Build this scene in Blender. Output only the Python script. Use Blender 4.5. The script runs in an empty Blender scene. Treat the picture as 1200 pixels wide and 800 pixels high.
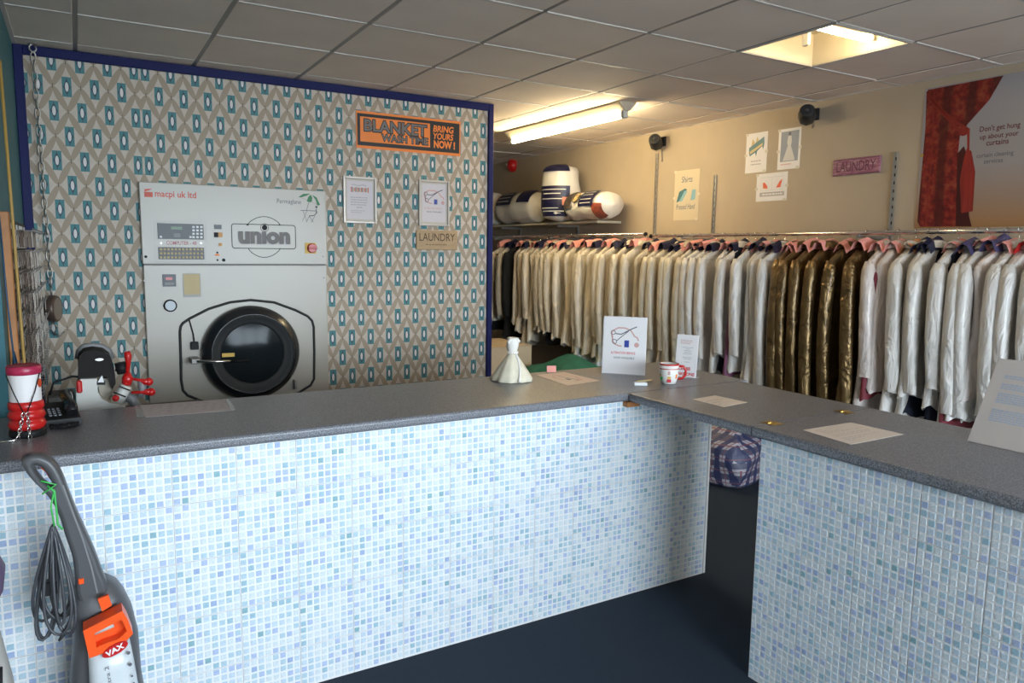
import bpy, math, random
from mathutils import Vector, Matrix, Euler
R = math.radians
random.seed(7)
SC = bpy.context.scene
COL = SC.collection
# ------------------------------------------------------------------ camera
YAW, PITCH, ROLL, FPX = 0.5311, 0.1228, 0.0132, 863.2
CAM = Vector((0, 0, 1.6))
_f = Vector((math.sin(YAW)*math.cos(PITCH), math.cos(YAW)*math.cos(PITCH), -math.sin(PITCH)))
_r0 = Vector((math.cos(YAW), -math.sin(YAW), 0))
_u0 = _r0.cross(_f)
_r = _r0*math.cos(ROLL) + _u0*math.sin(ROLL)
_u = -_r0*math.sin(ROLL) + _u0*math.cos(ROLL)
cam = bpy.data.cameras.new('camera')
cam.sensor_width = 36
cam.lens = FPX*36/1200
cam.clip_start = 0.02
camo = bpy.data.objects.new('camera', cam)
COL.objects.link(camo)
camo.matrix_world = Matrix(((_r.x, _u.x, -_f.x, CAM.x), (_r.y, _u.y, -_f.y, CAM.y), (_r.z, _u.z, -_f.z, CAM.z), (0, 0, 0, 1)))
SC.camera = camo
# ------------------------------------------------------------------ light and exposure
SC.view_settings.view_transform = 'Standard'
SC.view_settings.look = 'None'
SC.view_settings.gamma = 1
SC.view_settings.use_curve_mapping = False
SC.view_settings.exposure = 0.0
SKY = 22.5
TUBE = 110.0
world = bpy.data.worlds.new('sky')
SC.world = world
world.use_nodes = True
bg = world.node_tree.nodes['Background']
bg.inputs[0].default_value = (0.75, 0.885, 1.0, 1)
bg.inputs[1].default_value = SKY
pl = bpy.data.lights.new('window_portal', 'AREA')
pl.shape = 'RECTANGLE'
pl.size, pl.size_y = 4.1, 2.0
pl.cycles.is_portal = True
po = bpy.data.objects.new('window_portal', pl)
COL.objects.link(po)
po.location = (2.15, -3.16, 1.5)
po.rotation_euler = (R(90), 0, 0)      # emits towards +Y, into the shop

# ------------------------------------------------------------------ pixel helpers (a pixel gives a direction; a plane gives the distance)
def ray(x, y): return _f + _r*((x-600)/FPX) - _u*((y-400)/FPX)
def atZ(x, y, z):
    d = ray(x, y); return CAM + d*((z-CAM.z)/d.z)
def atY(x, y, Y):
    d = ray(x, y); return CAM + d*(Y/d.y)
def atX(x, y, X):
    d = ray(x, y); return CAM + d*(X/d.x)

# ------------------------------------------------------------------ materials
MATS = {}
def new_mat(name):
    m = bpy.data.materials.new(name); m.use_nodes = True
    MATS[name] = m
    nt = m.node_tree
    return m, nt, nt.nodes['Principled BSDF']
def nd(nt, t, **kw):
    n = nt.nodes.new(t)
    for k, v in kw.items():
        if k in ('operation', 'blend_type', 'data_type', 'noise_dimensions', 'feature', 'wave_type', 'distance', 'bands_direction', 'invert'): setattr(n, k, v)
    return n
def coord(nt, kind='Object', scale=(1, 1, 1)):
    tc = nd(nt, 'ShaderNodeTexCoord'); mp = nd(nt, 'ShaderNodeMapping')
    nt.links.new(tc.outputs[kind], mp.inputs[0])
    mp.inputs['Scale'].default_value = scale
    return mp.outputs[0]
def bump(nt, bsdf, sock, strength, dist=0.01):
    b = nd(nt, 'ShaderNodeBump'); b.inputs['Strength'].default_value = strength; b.inputs['Distance'].default_value = dist
    nt.links.new(sock, b.inputs['Height']); nt.links.new(b.outputs[0], bsdf.inputs['Normal'])
def noise(nt, vec, scale, detail=3, rough=0.5):
    n = nd(nt, 'ShaderNodeTexNoise'); n.inputs['Scale'].default_value = scale
    n.inputs['Detail'].default_value = detail; n.inputs['Roughness'].default_value = rough
    nt.links.new(vec, n.inputs['Vector']); return n.outputs['Fac']
def ramp(nt, fac, stops):
    r = nd(nt, 'ShaderNodeValToRGB'); e = r.color_ramp.elements
    while len(e) < len(stops): e.new(0.5)
    for i, (p, c) in enumerate(stops):
        e[i].position = p; e[i].color = (*c, 1)
    nt.links.new(fac, r.inputs[0]); return r.outputs[0]
def M(name, col, rough=0.5, metal=0.0, emit=None, es=0, var=0.0, vscale=8, bmp=0.0, bscale=40, stretch=(1, 1, 1), coat=0.0, trans=0.0, spec=0.5):
    if name in MATS: return MATS[name]
    m, nt, b = new_mat(name)
    b.inputs['Base Color'].default_value = (*col, 1)
    b.inputs['Roughness'].default_value = rough
    b.inputs['Metallic'].default_value = metal
    b.inputs['Coat Weight'].default_value = coat
    b.inputs['Specular IOR Level'].default_value = spec
    b.inputs['Coat Roughness'].default_value = 0.25
    b.inputs['Transmission Weight'].default_value = trans
    if emit:
        b.inputs['Emission Color'].default_value = (*emit, 1); b.inputs['Emission Strength'].default_value = es
    if var or bmp:
        v = coord(nt, 'Object', stretch)
        if var:
            lo = tuple(max(0, c*(1-var)) for c in col); hi = tuple(min(1, c*(1+var)) for c in col)
            nt.links.new(ramp(nt, noise(nt, v, vscale, 4), [(0.3, lo), (0.7, hi)]), b.inputs['Base Color'])
        if bmp: bump(nt, b, noise(nt, v, bscale, 3), bmp)
    return m
class E:            # shader maths written as expressions
    nt = None
    def __init__(s, k): s.k = k
    @staticmethod
    def op(o, *a):
        n = E.nt.nodes.new('ShaderNodeMath'); n.operation = o
        for i, q in enumerate(a):
            q = q.k if isinstance(q, E) else q
            if isinstance(q, (int, float)): n.inputs[i].default_value = q
            else: E.nt.links.new(q, n.inputs[i])
        return E(n.outputs[0])
    def __add__(s, o): return E.op('ADD', s, o)
    def __sub__(s, o): return E.op('SUBTRACT', s, o)
    def __mul__(s, o): return E.op('MULTIPLY', s, o)
    def __truediv__(s, o): return E.op('DIVIDE', s, o)
    def lt(s, o): return E.op('LESS_THAN', s, o)
    def gt(s, o): return E.op('GREATER_THAN', s, o)
    def abs(s): return E.op('ABSOLUTE', s)
    def cell(s, p): return E.op('SUBTRACT', E.op('FLOORED_MODULO', s + p/2, p), p/2)   # signed distance to nearest multiple
def mixc(nt, fac, a, b):
    n = nd(nt, 'ShaderNodeMix', data_type='RGBA'); nt.links.new(fac.k if isinstance(fac, E) else fac, n.inputs[0])
    for i, q in ((6, a), (7, b)):
        if isinstance(q, tuple): n.inputs[i].default_value = (*q, 1)
        else: nt.links.new(q, n.inputs[i])
    return n.outputs[2]

def wallpaper_mat():
    m, nt, b = new_mat('wallpaper'); E.nt = nt
    tc = nd(nt, 'ShaderNodeTexCoord'); sx = nd(nt, 'ShaderNodeSeparateXYZ')
    nt.links.new(tc.outputs['Object'], sx.inputs[0])
    X, Z = E(sx.outputs[0]), E(sx.outputs[2])
    a, bb = 0.1335, 0.266
    right = X.gt(0.355); left = X.lt(-0.17)
    xs = X + 0.006 - right*(0.452+0.006 - 3*a) + left*0.067
    def lattice(dx, dz):
        return (xs - dx).cell(a), (Z - 2.46 - dz).cell(bb)
    def shapes(dx, dz):
        u, v = lattice(dx, dz); au, av = u.abs(), v.abs()
        rect = au.lt(0.0225)*av.lt(0.053)
        dia = (au/0.0185 + av/0.043).lt(1.0)
        tick = au.lt(0.0018)*av.lt(0.05)
        el = ((u*u)/(0.0085**2) + (v*v)/(0.025**2)).lt(1.0)
        return rect, dia, tick, el
    A = shapes(0, 0); B = shapes(a/2, bb/2)
    u, v = lattice(0, 0)
    au, av = u.abs() - a/4, v.abs() - bb/4
    L = math.hypot(a/4, bb/4); c, s = (a/4)/L, (bb/4)/L
    p = au*c - av*s; q = au*s + av*c
    pet = ((p*p)/((L*0.99)**2) + (q*q)/(0.0165**2)).lt(1.0)
    # small tick marks where the petals meet
    def node(dx, dz):
        u2, v2 = lattice(dx, dz); return u2.abs().lt(0.0016)*v2.abs().lt(0.013)
    nodes = E.op('MAXIMUM', node(a/2, 0), node(0, bb/2))
    tcn = coord(nt, 'Object', (1, 1, 1))
    base = ramp(nt, noise(nt, tcn, 35, 3), [(0.3, (0.56, 0.48, 0.40)), (0.7, (0.62, 0.54, 0.46))])
    col = mixc(nt, pet, base, (0.39, 0.305, 0.22))
    col = mixc(nt, nodes, col, (0.10, 0.08, 0.07))
    for sh, cc in ((0, (0.065, 0.22, 0.235)), (2, (0.04, 0.10, 0.13)), (1, (0.05, 0.08, 0.11)), (3, (0.74, 0.72, 0.70))):
        col = mixc(nt, E.op('MAXIMUM', A[sh], B[sh]), col, cc)
    nt.links.new(col, b.inputs['Base Color'])
    b.inputs['Roughness'].default_value = 0.6
    return m

def worktop_mat():
    m, nt, b = new_mat('speckled_laminate')
    v = coord(nt, 'Object')
    n1 = noise(nt, v, 260, 2, 0.6); n2 = noise(nt, v, 9, 3)
    c = ramp(nt, n1, [(0.36, (0.075, 0.08, 0.095)), (0.5, (0.16, 0.165, 0.185)), (0.66, (0.32, 0.33, 0.37))])
    c2 = mixc(nt, ramp(nt, n2, [(0.35, (0, 0, 0)), (0.75, (0.25, 0.25, 0.25))]), c, (0.20, 0.19, 0.19))
    nt.links.new(c2, b.inputs['Base Color'])
    b.inputs['Roughness'].default_value = 0.33
    bump(nt, b, n1, 0.08, 0.001)
    return m
def carpet_mat():
    m, nt, b = new_mat('navy_carpet')
    v = coord(nt, 'Object')
    n1 = noise(nt, v, 320, 3, 0.7); n2 = noise(nt, v, 3, 3)
    c = ramp(nt, n1, [(0.3, (0.005, 0.012, 0.024)), (0.7, (0.022, 0.040, 0.068))])
    c2 = mixc(nt, ramp(nt, n2, [(0.4, (0, 0, 0)), (0.8, (0.3, 0.3, 0.3))]), c, (0.02, 0.028, 0.04))
    nt.links.new(c2, b.inputs['Base Color'])
    b.inputs['Roughness'].default_value = 0.95
    bump(nt, b, n1, 0.7, 0.004)
    return m
def cover_mat(name, col, metal=0.0, rough=0.42, bmp=0.9, coat=0.3, sc=12.0, st=0.45):
    m, nt, b = new_mat(name)
    v = coord(nt, 'Object', (1, 1, st))
    oi = nd(nt, 'ShaderNodeObjectInfo'); ad = nd(nt, 'ShaderNodeVectorMath')
    nt.links.new(v, ad.inputs[0])
    cmb = nd(nt, 'ShaderNodeCombineXYZ'); mul = nd(nt, 'ShaderNodeMath', operation='MULTIPLY'); mul.inputs[1].default_value = 37
    nt.links.new(oi.outputs['Random'], mul.inputs[0])
    for i in range(3): nt.links.new(mul.outputs[0], cmb.inputs[i])
    nt.links.new(cmb.outputs[0], ad.inputs[1])
    vv = ad.outputs[0]
    n = nd(nt, 'ShaderNodeTexNoise'); n.inputs['Scale'].default_value = sc; n.inputs['Detail'].default_value = 5; n.inputs['Distortion'].default_value = 1.2
    nt.links.new(vv, n.inputs['Vector'])
    lo = tuple(c*0.86 for c in col); hi = tuple(min(1, c*1.1) for c in col)
    nt.links.new(ramp(nt, n.outputs['Fac'], [(0.3, lo), (0.7, hi)]), b.inputs['Base Color'])
    b.inputs['Roughness'].default_value = rough; b.inputs['Metallic'].default_value = metal
    b.inputs['Coat Weight'].default_value = coat; b.inputs['Coat Roughness'].default_value = 0.2
    bump(nt, b, n.outputs['Fac'], bmp, 0.03)
    return m
def plaid_mat():
    m, nt, b = new_mat('plaid_weave'); E.nt = nt
    tc = nd(nt, 'ShaderNodeTexCoord'); sx = nd(nt, 'ShaderNodeSeparateXYZ')
    nt.links.new(tc.outputs['Object'], sx.inputs[0])
    X, Y_, Z = E(sx.outputs[0]), E(sx.outputs[1]), E(sx.outputs[2])
    h = X + Y_
    def st(q, off, w): return (q - off).cell(0.085).abs().lt(w)
    col = mixc(nt, st(h, 0, 0.02), (0.42, 0.40, 0.44), (0.05, 0.055, 0.13))
    col = mixc(nt, st(Z, 0, 0.02)*E.op('ADD', st(h, 0, 0.02)*-0.4, 0.85), col, (0.035, 0.04, 0.10))
    col = mixc(nt, st(h, 0.042, 0.003), col, (0.22, 0.08, 0.10))
    col = mixc(nt, st(Z, 0.042, 0.003), col, (0.22, 0.08, 0.10))
    nt.links.new(col, b.inputs['Base Color']); b.inputs['Roughness'].default_value = 0.5
    v = coord(nt, 'Object'); bump(nt, b, noise(nt, v, 14, 4), 0.6, 0.02)
    return m
def brocade_mat():
    m, nt, b = new_mat('red_brocade_print')
    v = coord(nt, 'Object')
    n = noise(nt, v, 22, 6, 0.65)
    c = ramp(nt, n, [(0.36, (0.09, 0.006, 0.006)), (0.5, (0.21, 0.013, 0.010)), (0.64, (0.27, 0.060, 0.028))])
    w = nd(nt, 'ShaderNodeTexWave', wave_type='BANDS', bands_direction='X'); w.inputs['Scale'].default_value = 2.3
    w.inputs['Distortion'].default_value = 2.0; w.inputs['Detail'].default_value = 2
    nt.links.new(v, w.inputs['Vector'])
    nt.links.new(mixc(nt, ramp(nt, w.outputs['Fac'], [(0.15, (0.75, 0.75, 0.75)), (0.5, (0, 0, 0))]), c, (0.05, 0.006, 0.006)), b.inputs['Base Color'])
    b.inputs['Roughness'].default_value = 0.3
    return m
def posterbg_mat():
    m, nt, b = new_mat('poster_backdrop_print')
    v = coord(nt, 'Object')
    sx = nd(nt, 'ShaderNodeSeparateXYZ'); nt.links.new(v, sx.inputs[0])
    c = ramp(nt, sx.outputs[1], [(0.0, (0.36, 0.19, 0.08)), (0.14, (0.33, 0.22, 0.15)), (0.36, (0.33, 0.29, 0.28)), (1.0, (0.35, 0.34, 0.36))])
    nt.links.new(c, b.inputs['Base Color']); b.inputs['Roughness'].default_value = 0.25
    return m
def wood_sign_mat():
    m, nt, b = new_mat('distressed_purple_paint')
    v = coord(nt, 'Object', (1, 5, 1))
    c = ramp(nt, noise(nt, v, 18, 5, 0.7), [(0.42, (0.24, 0.08, 0.14)), (0.56, (0.34, 0.15, 0.21)), (0.68, (0.55, 0.42, 0.44))])
    nt.links.new(c, b.inputs['Base Color']); b.inputs['Roughness'].default_value = 0.6
    return m

WP = wallpaper_mat(); WT = worktop_mat(); CARPET = carpet_mat(); PLAID = plaid_mat(); BROC = brocade_mat(); PBG = posterbg_mat(); PSIGN = wood_sign_mat()
M('wall_tan', (0.44, 0.36, 0.265), 0.75, var=0.05, vscale=3)
M('wall_teal', (0.028, 0.13, 0.16), 0.6, var=0.08, vscale=3)
M('wall_cream', (0.55, 0.50, 0.42), 0.8)
M('ceil_tile', (0.82, 0.715, 0.63), 0.85, var=0.05, vscale=2, bmp=0.15, bscale=250)
M('ceil_bar', (0.62, 0.58, 0.55), 0.5)
M('ceil_void', (0.05, 0.05, 0.05), 0.9)
M('blue_trim', (0.008, 0.011, 0.085), 0.5, spec=0.2)
M('pavement', (0.32, 0.31, 0.30), 0.9, var=0.1)
M('white', (0.80, 0.80, 0.80), 0.45)
M('ceramic', (0.87, 0.88, 0.89), 0.25)
M('enamel', (0.47, 0.43, 0.365), 0.32, var=0.02, vscale=2)
M('black', (0.012, 0.012, 0.013), 0.5, spec=0.2)
M('black_gloss', (0.008, 0.008, 0.010), 0.12)
M('rubber', (0.02, 0.02, 0.02), 0.6)
M('chrome', (0.75, 0.74, 0.72), 0.22, 1.0)
M('steel', (0.46, 0.44, 0.41), 0.42, 0.9)
M('dull_steel', (0.32, 0.30, 0.28), 0.5, 0.8)
M('dark_grey', (0.055, 0.057, 0.065), 0.4)
M('mid_grey', (0.20, 0.20, 0.205), 0.45)
M('pale_grey', (0.56, 0.55, 0.51), 0.4)
M('glass_dark', (0.012, 0.016, 0.018), 0.12, spec=0.12)
M('paper', (0.80, 0.77, 0.77), 0.6)
M('paper_warm', (0.74, 0.64, 0.56), 0.55)
M('ink', (0.10, 0.10, 0.12), 0.6)
M('ink_soft', (0.42, 0.40, 0.42), 0.6)
M('ink_blue', (0.42, 0.50, 0.62), 0.6)
M('ink_pink', (0.62, 0.36, 0.33), 0.6)
M('ink_red', (0.62, 0.03, 0.04), 0.5)
M('red', (0.50, 0.012, 0.012), 0.3)
M('red_dark', (0.34, 0.01, 0.03), 0.35)
M('orange_red', (0.62, 0.07, 0.02), 0.45)
M('orange', (0.90, 0.24, 0.03), 0.5)
M('vax_orange', (0.90, 0.10, 0.015), 0.3)
M('sign_black', (0.012, 0.010, 0.010), 0.5)
M('sign_grey', (0.17, 0.15, 0.14), 0.5)
M('amber', (0.60, 0.28, 0.05), 0.45)
M('yellow', (0.70, 0.42, 0.04), 0.45)
M('tan_label', (0.55, 0.42, 0.20), 0.5)
M('green', (0.04, 0.20, 0.07), 0.5)
M('green_tie', (0.06, 0.50, 0.10), 0.4)
M('green_cloth', (0.005, 0.105, 0.075), 0.75, var=0.2, vscale=12)
M('brass', (0.55, 0.36, 0.10), 0.3, 1.0)
M('wood', (0.42, 0.17, 0.05), 0.5, var=0.2, vscale=10, stretch=(1, 8, 1))
M('plank_sign', (0.46, 0.31, 0.17), 0.6, var=0.12, vscale=14, stretch=(1, 6, 1))
M('carton', (0.50, 0.40, 0.28), 0.7, var=0.05)
M('dark_box', (0.07, 0.055, 0.045), 0.7)
M('frame_silver', (0.52, 0.47, 0.42), 0.35, 0.3)
M('navy', (0.009, 0.010, 0.035), 0.4)
M('navy_print', (0.014, 0.014, 0.05), 0.35, coat=0.2, bmp=0.4, bscale=30)
M('royal', (0.03, 0.06, 0.32), 0.35)
M('pink_paper', (0.80, 0.33, 0.28), 0.65)
M('red_paper', (0.75, 0.03, 0.03), 0.5)
M('lilac_lining', (0.06, 0.05, 0.12), 0.5)
M('maroon_cloth', (0.17, 0.018, 0.03), 0.7)
M('purple_cloth', (0.20, 0.07, 0.13), 0.7)
M('navy_cloth', (0.012, 0.014, 0.03), 0.85)
M('black_cloth', (0.006, 0.006, 0.006), 0.9)
M('polythene', (0.78, 0.76, 0.70), 0.3, coat=0.5, bmp=0.7, bscale=9)
M('duvet', (0.78, 0.74, 0.66), 0.4, coat=0.4, bmp=0.6, bscale=12)
M('maroon_print', (0.22, 0.05, 0.03), 0.4, var=0.4, vscale=40)
M('dress', (0.80, 0.74, 0.58), 0.55, var=0.08, vscale=20)
M('dress_white', (0.84, 0.80, 0.74), 0.6)
M('china', (0.82, 0.80, 0.76), 0.15)
M('led_green', (0.14, 0.24, 0.15), 0.4)
M('keypad_gold', (0.32, 0.24, 0.12), 0.5)
M('bride_bg', (0.24, 0.27, 0.34), 0.5)
M('teal_print', (0.05, 0.16, 0.20), 0.5)
M('blue_print', (0.22, 0.42, 0.52), 0.5)
M('blue_cable', (0.012, 0.06, 0.12), 0.5)
M('violet', (0.10, 0.07, 0.13), 0.6)
M('batten', (0.55, 0.48, 0.36), 0.5)
M('tube', (1, 1, 1), 0.5, emit=(1.0, 0.80, 0.46), es=TUBE)
CREAM = cover_mat('cream_cover', (0.58, 0.515, 0.41))
WHITE_C = cover_mat('white_cover', (0.68, 0.64, 0.595))
PINKW = cover_mat('pinkish_white_cover', (0.68, 0.595, 0.55))
GOLD = cover_mat('gold_foil_cover', (0.20, 0.125, 0.05), metal=0.75, rough=0.34, bmp=1.0, coat=0.2, sc=8, st=0.9)
BLACKC = cover_mat('black_wool', (0.006, 0.006, 0.006), rough=0.9, coat=0.0)
def g(n): return MATS[n]

# ------------------------------------------------------------------ mesh helpers
class MB:
    def __init__(s): s.v = []; s.f = []; s.m = []; s.sm = []
    def add(s, vs, fs, mi=0, smooth=False):
        o = len(s.v); s.v += [tuple(p) for p in vs]
        s.f += [tuple(i+o for i in f) for f in fs]; s.m += [mi]*len(fs); s.sm += [smooth]*len(fs)
        return s
    def box(s, x0, y0, z0, x1, y1, z1, mi=0):
        return s.add([(x0, y0, z0), (x1, y0, z0), (x1, y1, z0), (x0, y1, z0), (x0, y0, z1), (x1, y0, z1), (x1, y1, z1), (x0, y1, z1)],
                     [(0, 3, 2, 1), (4, 5, 6, 7), (0, 1, 5, 4), (1, 2, 6, 5), (2, 3, 7, 6), (3, 0, 4, 7)], mi)
    def bbox(s, x0, y0, z0, x1, y1, z1, b=0.004, mi=0):          # chamfered box
        xs, ys, zs = (x0, x1), (y0, y1), (z0, z1); V = []; idx = {}
        for i in (0, 1):
            for j in (0, 1):
                for k in (0, 1):
                    sx, sy, sz = (1, -1)[i]*b, (1, -1)[j]*b, (1, -1)[k]*b
                    for a, p in (('x', (xs[i], ys[j]+sy, zs[k]+sz)), ('y', (xs[i]+sx, ys[j], zs[k]+sz)), ('z', (xs[i]+sx, ys[j]+sy, zs[k]))):
                        idx[(i, j, k, a)] = len(V); V.append(p)
        F = []
        for i in (0, 1):
            F.append([idx[(i, j, k, 'x')] for j, k in ((0, 0), (1, 0), (1, 1), (0, 1))])
            F.append([idx[(j, i, k, 'y')] for j, k in ((0, 0), (1, 0), (1, 1), (0, 1))])
            F.append([idx[(j, k, i, 'z')] for j, k in ((0, 0), (1, 0), (1, 1), (0, 1))])
        for j in (0, 1):
            for k in (0, 1):
                F.append([idx[(0, j, k, 'y')], idx[(1, j, k, 'y')], idx[(1, j, k, 'z')], idx[(0, j, k, 'z')]])
                F.append([idx[(j, 0, k, 'x')], idx[(j, 1, k, 'x')], idx[(j, 1, k, 'z')], idx[(j, 0, k, 'z')]])
                F.append([idx[(j, k, 0, 'x')], idx[(j, k, 1, 'x')], idx[(j, k, 1, 'y')], idx[(j, k, 0, 'y')]])
        for i in (0, 1):
            for j in (0, 1):
                for k in (0, 1): F.append([idx[(i, j, k, a)] for a in 'xyz'])
        c = Vector(((x0+x1)/2, (y0+y1)/2, (z0+z1)/2)); G = []
        for f in F:
            p = [Vector(V[i]) for i in f]; n = (p[1]-p[0]).cross(p[2]-p[0]); m = sum(p, Vector())/len(p)
            G.append(f if n.dot(m-c) > 0 else f[::-1])
        return s.add(V, G, mi)
    def tube(s, path, r, n=8, mi=0, closed=False, caps=True, ry=None):
        P = [Vector(p) for p in path]; N = len(P); rs = r if isinstance(r, (list, tuple)) else [r]*N
        V = []; up = None
        for i in range(N):
            if closed: t = P[(i+1) % N] - P[i-1]
            else: t = P[min(i+1, N-1)] - P[max(i-1, 0)]
            t.normalize()
            if up is None:
                up = Vector((0, 0, 1)) if abs(t.z) < 0.9 else Vector((1, 0, 0))
            a = t.cross(up)
            if a.length < 1e-6: a = t.orthogonal()
            a.normalize(); b = a.cross(t).normalized(); up = b
            for k in range(n):
                th = 2*math.pi*k/n
                V.append(P[i] + a*(rs[i]*math.cos(th)) + b*((ry or 1)*rs[i]*math.sin(th)))
        F = []
        for i in range(N if closed else N-1):
            for k in range(n):
                a0, a1 = i*n+k, i*n+(k+1) % n; j = (i+1) % N
                F.append((a0, a1, j*n+(k+1) % n, j*n+k))
        if caps and not closed:
            F.append(tuple(range(n))[::-1]); F.append(tuple((N-1)*n+k for k in range(n)))
        s.add(V, F, mi, True); 
        if caps and not closed: s.sm[-1] = s.sm[-2] = False
        return s
    def cyl(s, a, b, r, n=16, mi=0, r2=None): return s.tube([a, b], [r, r if r2 is None else r2], n, mi)
    def lathe(s, prof, n=24, mi=0, c=(0, 0, 0), caps=True, mod=None):    # prof: (radius, z); mod(theta, i) scales the radius
        V = []; N = len(prof)
        for i, (r, z) in enumerate(prof):
            for k in range(n):
                th = 2*math.pi*k/n; q = r*(mod(th, i) if mod else 1)
                V.append((c[0]+q*math.cos(th), c[1]+q*math.sin(th), c[2]+z))
        F = [(i*n+k, i*n+(k+1) % n, (i+1)*n+(k+1) % n, (i+1)*n+k) for i in range(N-1) for k in range(n)]
        if caps: F += [tuple(range(n))[::-1], tuple((N-1)*n+k for k in range(n))]
        s.add(V, F, mi, True)
        if caps: s.sm[-1] = s.sm[-2] = False
        return s
    def poly(s, pts, z0, z1=None, mi=0):         # flat or extruded outline in local XY
        n = len(pts); area = sum(pts[i][0]*pts[(i+1) % n][1]-pts[(i+1) % n][0]*pts[i][1] for i in range(n))
        if area < 0: pts = pts[::-1]
        if z1 is None: return s.add([(x, y, z0) for x, y in pts], [tuple(range(n))], mi)
        V = [(x, y, z0) for x, y in pts]+[(x, y, z1) for x, y in pts]
        return s.add(V, [tuple(range(n))[::-1], tuple(range(n, 2*n))]+[(i, (i+1) % n, n+(i+1) % n, n+i) for i in range(n)], mi)
    def rect(s, x0, y0, x1, y1, z0, z1=None, mi=0): return s.poly([(x0, y0), (x1, y0), (x1, y1), (x0, y1)], z0, z1, mi)
    def disc(s, x, y, r, z0, z1=None, n=20, mi=0, ry=None): return s.poly([(x+r*math.cos(2*math.pi*k/n), y+(ry or r)*math.sin(2*math.pi*k/n)) for k in range(n)], z0, z1, mi)
    def stroke(s, pts, w, z, mi=0, closed=False):
        P = [Vector((x, y)) for x, y in pts]; N = len(P); V = []
        for i in range(N):
            t = (P[(i+1) % N]-P[i-1]) if closed else (P[min(i+1, N-1)]-P[max(i-1, 0)])
            if t.length < 1e-9: t = Vector((1, 0))
            t.normalize(); nn = Vector((-t.y, t.x))*(w/2)
            V += [(P[i].x+nn.x, P[i].y+nn.y, z), (P[i].x-nn.x, P[i].y-nn.y, z)]
        F = [(2*i, 2*i+1, 2*((i+1) % N)+1, 2*((i+1) % N)) for i in range(N if closed else N-1)]
        return s.add(V, F, mi)
    def ball(s, c, r, n=10, m=6, mi=0, sc=(1, 1, 1)):
        V = [(c[0], c[1], c[2]-r*sc[2])]
        for i in range(1, m):
            a = -math.pi/2+math.pi*i/m
            for k in range(n):
                th = 2*math.pi*k/n
                V.append((c[0]+r*sc[0]*math.cos(a)*math.cos(th), c[1]+r*sc[1]*math.cos(a)*math.sin(th), c[2]+r*sc[2]*math.sin(a)))
        V.append((c[0], c[1], c[2]+r*sc[2])); L = len(V)-1
        F = [(0, 1+(k+1) % n, 1+k) for k in range(n)]
        for i in range(m-2):
            for k in range(n): F.append((1+i*n+k, 1+i*n+(k+1) % n, 1+(i+1)*n+(k+1) % n, 1+(i+1)*n+k))
        F += [(L, 1+(m-2)*n+k, 1+(m-2)*n+(k+1) % n) for k in range(n)]
        return s.add(V, F, mi, True)
    def mesh(s, name, mats):
        me = bpy.data.meshes.new(name); me.from_pydata(s.v, [], s.f)
        for q in (mats if isinstance(mats, (list, tuple)) else [mats]): me.materials.append(g(q) if isinstance(q, str) else q)
        me.polygons.foreach_set('material_index', s.m); me.polygons.foreach_set('use_smooth', s.sm); me.update()
        return me
    def build(s, name, mats, parent=None, loc=None, rot=None): return link(name, s.mesh(name, mats), parent, loc, rot)
def link(name, data, parent=None, loc=None, rot=None):
    o = bpy.data.objects.new(name, data); COL.objects.link(o)
    if parent: o.parent = parent
    if loc is not None: o.location = loc
    if rot is not None: o.rotation_euler = rot
    return o
def tag(o, label, cat, group=None):
    o['label'] = label; o['category'] = cat
    if group: o['group'] = group
    return o
def thing(name, label, cat, loc=(0, 0, 0), rot=(0, 0, 0), group=None):
    return tag(link(name, None, None, loc, rot), label, cat, group)
def struct(o): o['kind'] = 'structure'; return o
BACK = (R(90), 0, 0)            # local x right, y up, z out of the wallpapered wall
RIGHT = (R(90), 0, R(-90))      # the same on the right-hand wall
_tc = {}
def text_mesh(s, bold=0.0, shear=0.0):
    k = (s, bold, shear)
    if k not in _tc:
        c = bpy.data.curves.new('t', 'FONT'); c.body = s; c.offset = bold; c.shear = shear; c.resolution_u = 3; c.fill_mode = 'FRONT'
        o = bpy.data.objects.new('t', c); COL.objects.link(o)
        dg = bpy.context.evaluated_depsgraph_get()
        me = bpy.data.meshes.new_from_object(o.evaluated_get(dg))
        _tc[k] = ([tuple(v.co) for v in me.vertices], [tuple(p.vertices) for p in me.polygons])
        bpy.data.objects.remove(o); bpy.data.curves.remove(c); bpy.data.meshes.remove(me)
    return _tc[k]
def text(mb, s, x0, y0, x1, y1, z, mi=0, bold=0.0, shear=0.0):     # fits the lettering to a rectangle
    V, F = text_mesh(s, bold, shear)
    ax, bx = min(v[0] for v in V), max(v[0] for v in V); ay, by = min(v[1] for v in V), max(v[1] for v in V)
    mb.add([(x0+(v[0]-ax)/(bx-ax)*(x1-x0), y0+(v[1]-ay)/(by-ay)*(y1-y0), z) for v in V], F, mi); return mb
def lines(mb, x0, x1, ys, h, z, mi=0, rag=0.25, center=False, rnd=None):    # rows of print too small to read
    rnd = rnd or random.Random(3)
    for y in ys:
        L = (x1-x0)*(1-rag*rnd.random()); a = x0+((x1-x0)-L)/2 if center else x0
        x = a
        while x < a+L:
            w = min(h*(1.2+2.6*rnd.random()), a+L-x); mb.rect(x, y, x+w, y+h, z, None, mi); x += w+h*0.55
    return mb
def arc(cx, cy, r, a0, a1, n=16, ry=None): return [(cx+r*math.cos(R(a0+(a1-a0)*i/n)), cy+(ry or r)*math.sin(R(a0+(a1-a0)*i/n))) for i in range(n+1)]
def rrect(x0, y0, x1, y1, r, n=5): return arc(x1-r, y0+r, r, -90, 0, n)+arc(x1-r, y1-r, r, 0, 90, n)+arc(x0+r, y1-r, r, 90, 180, n)+arc(x0+r, y0+r, r, 180, 270, n)

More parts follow.
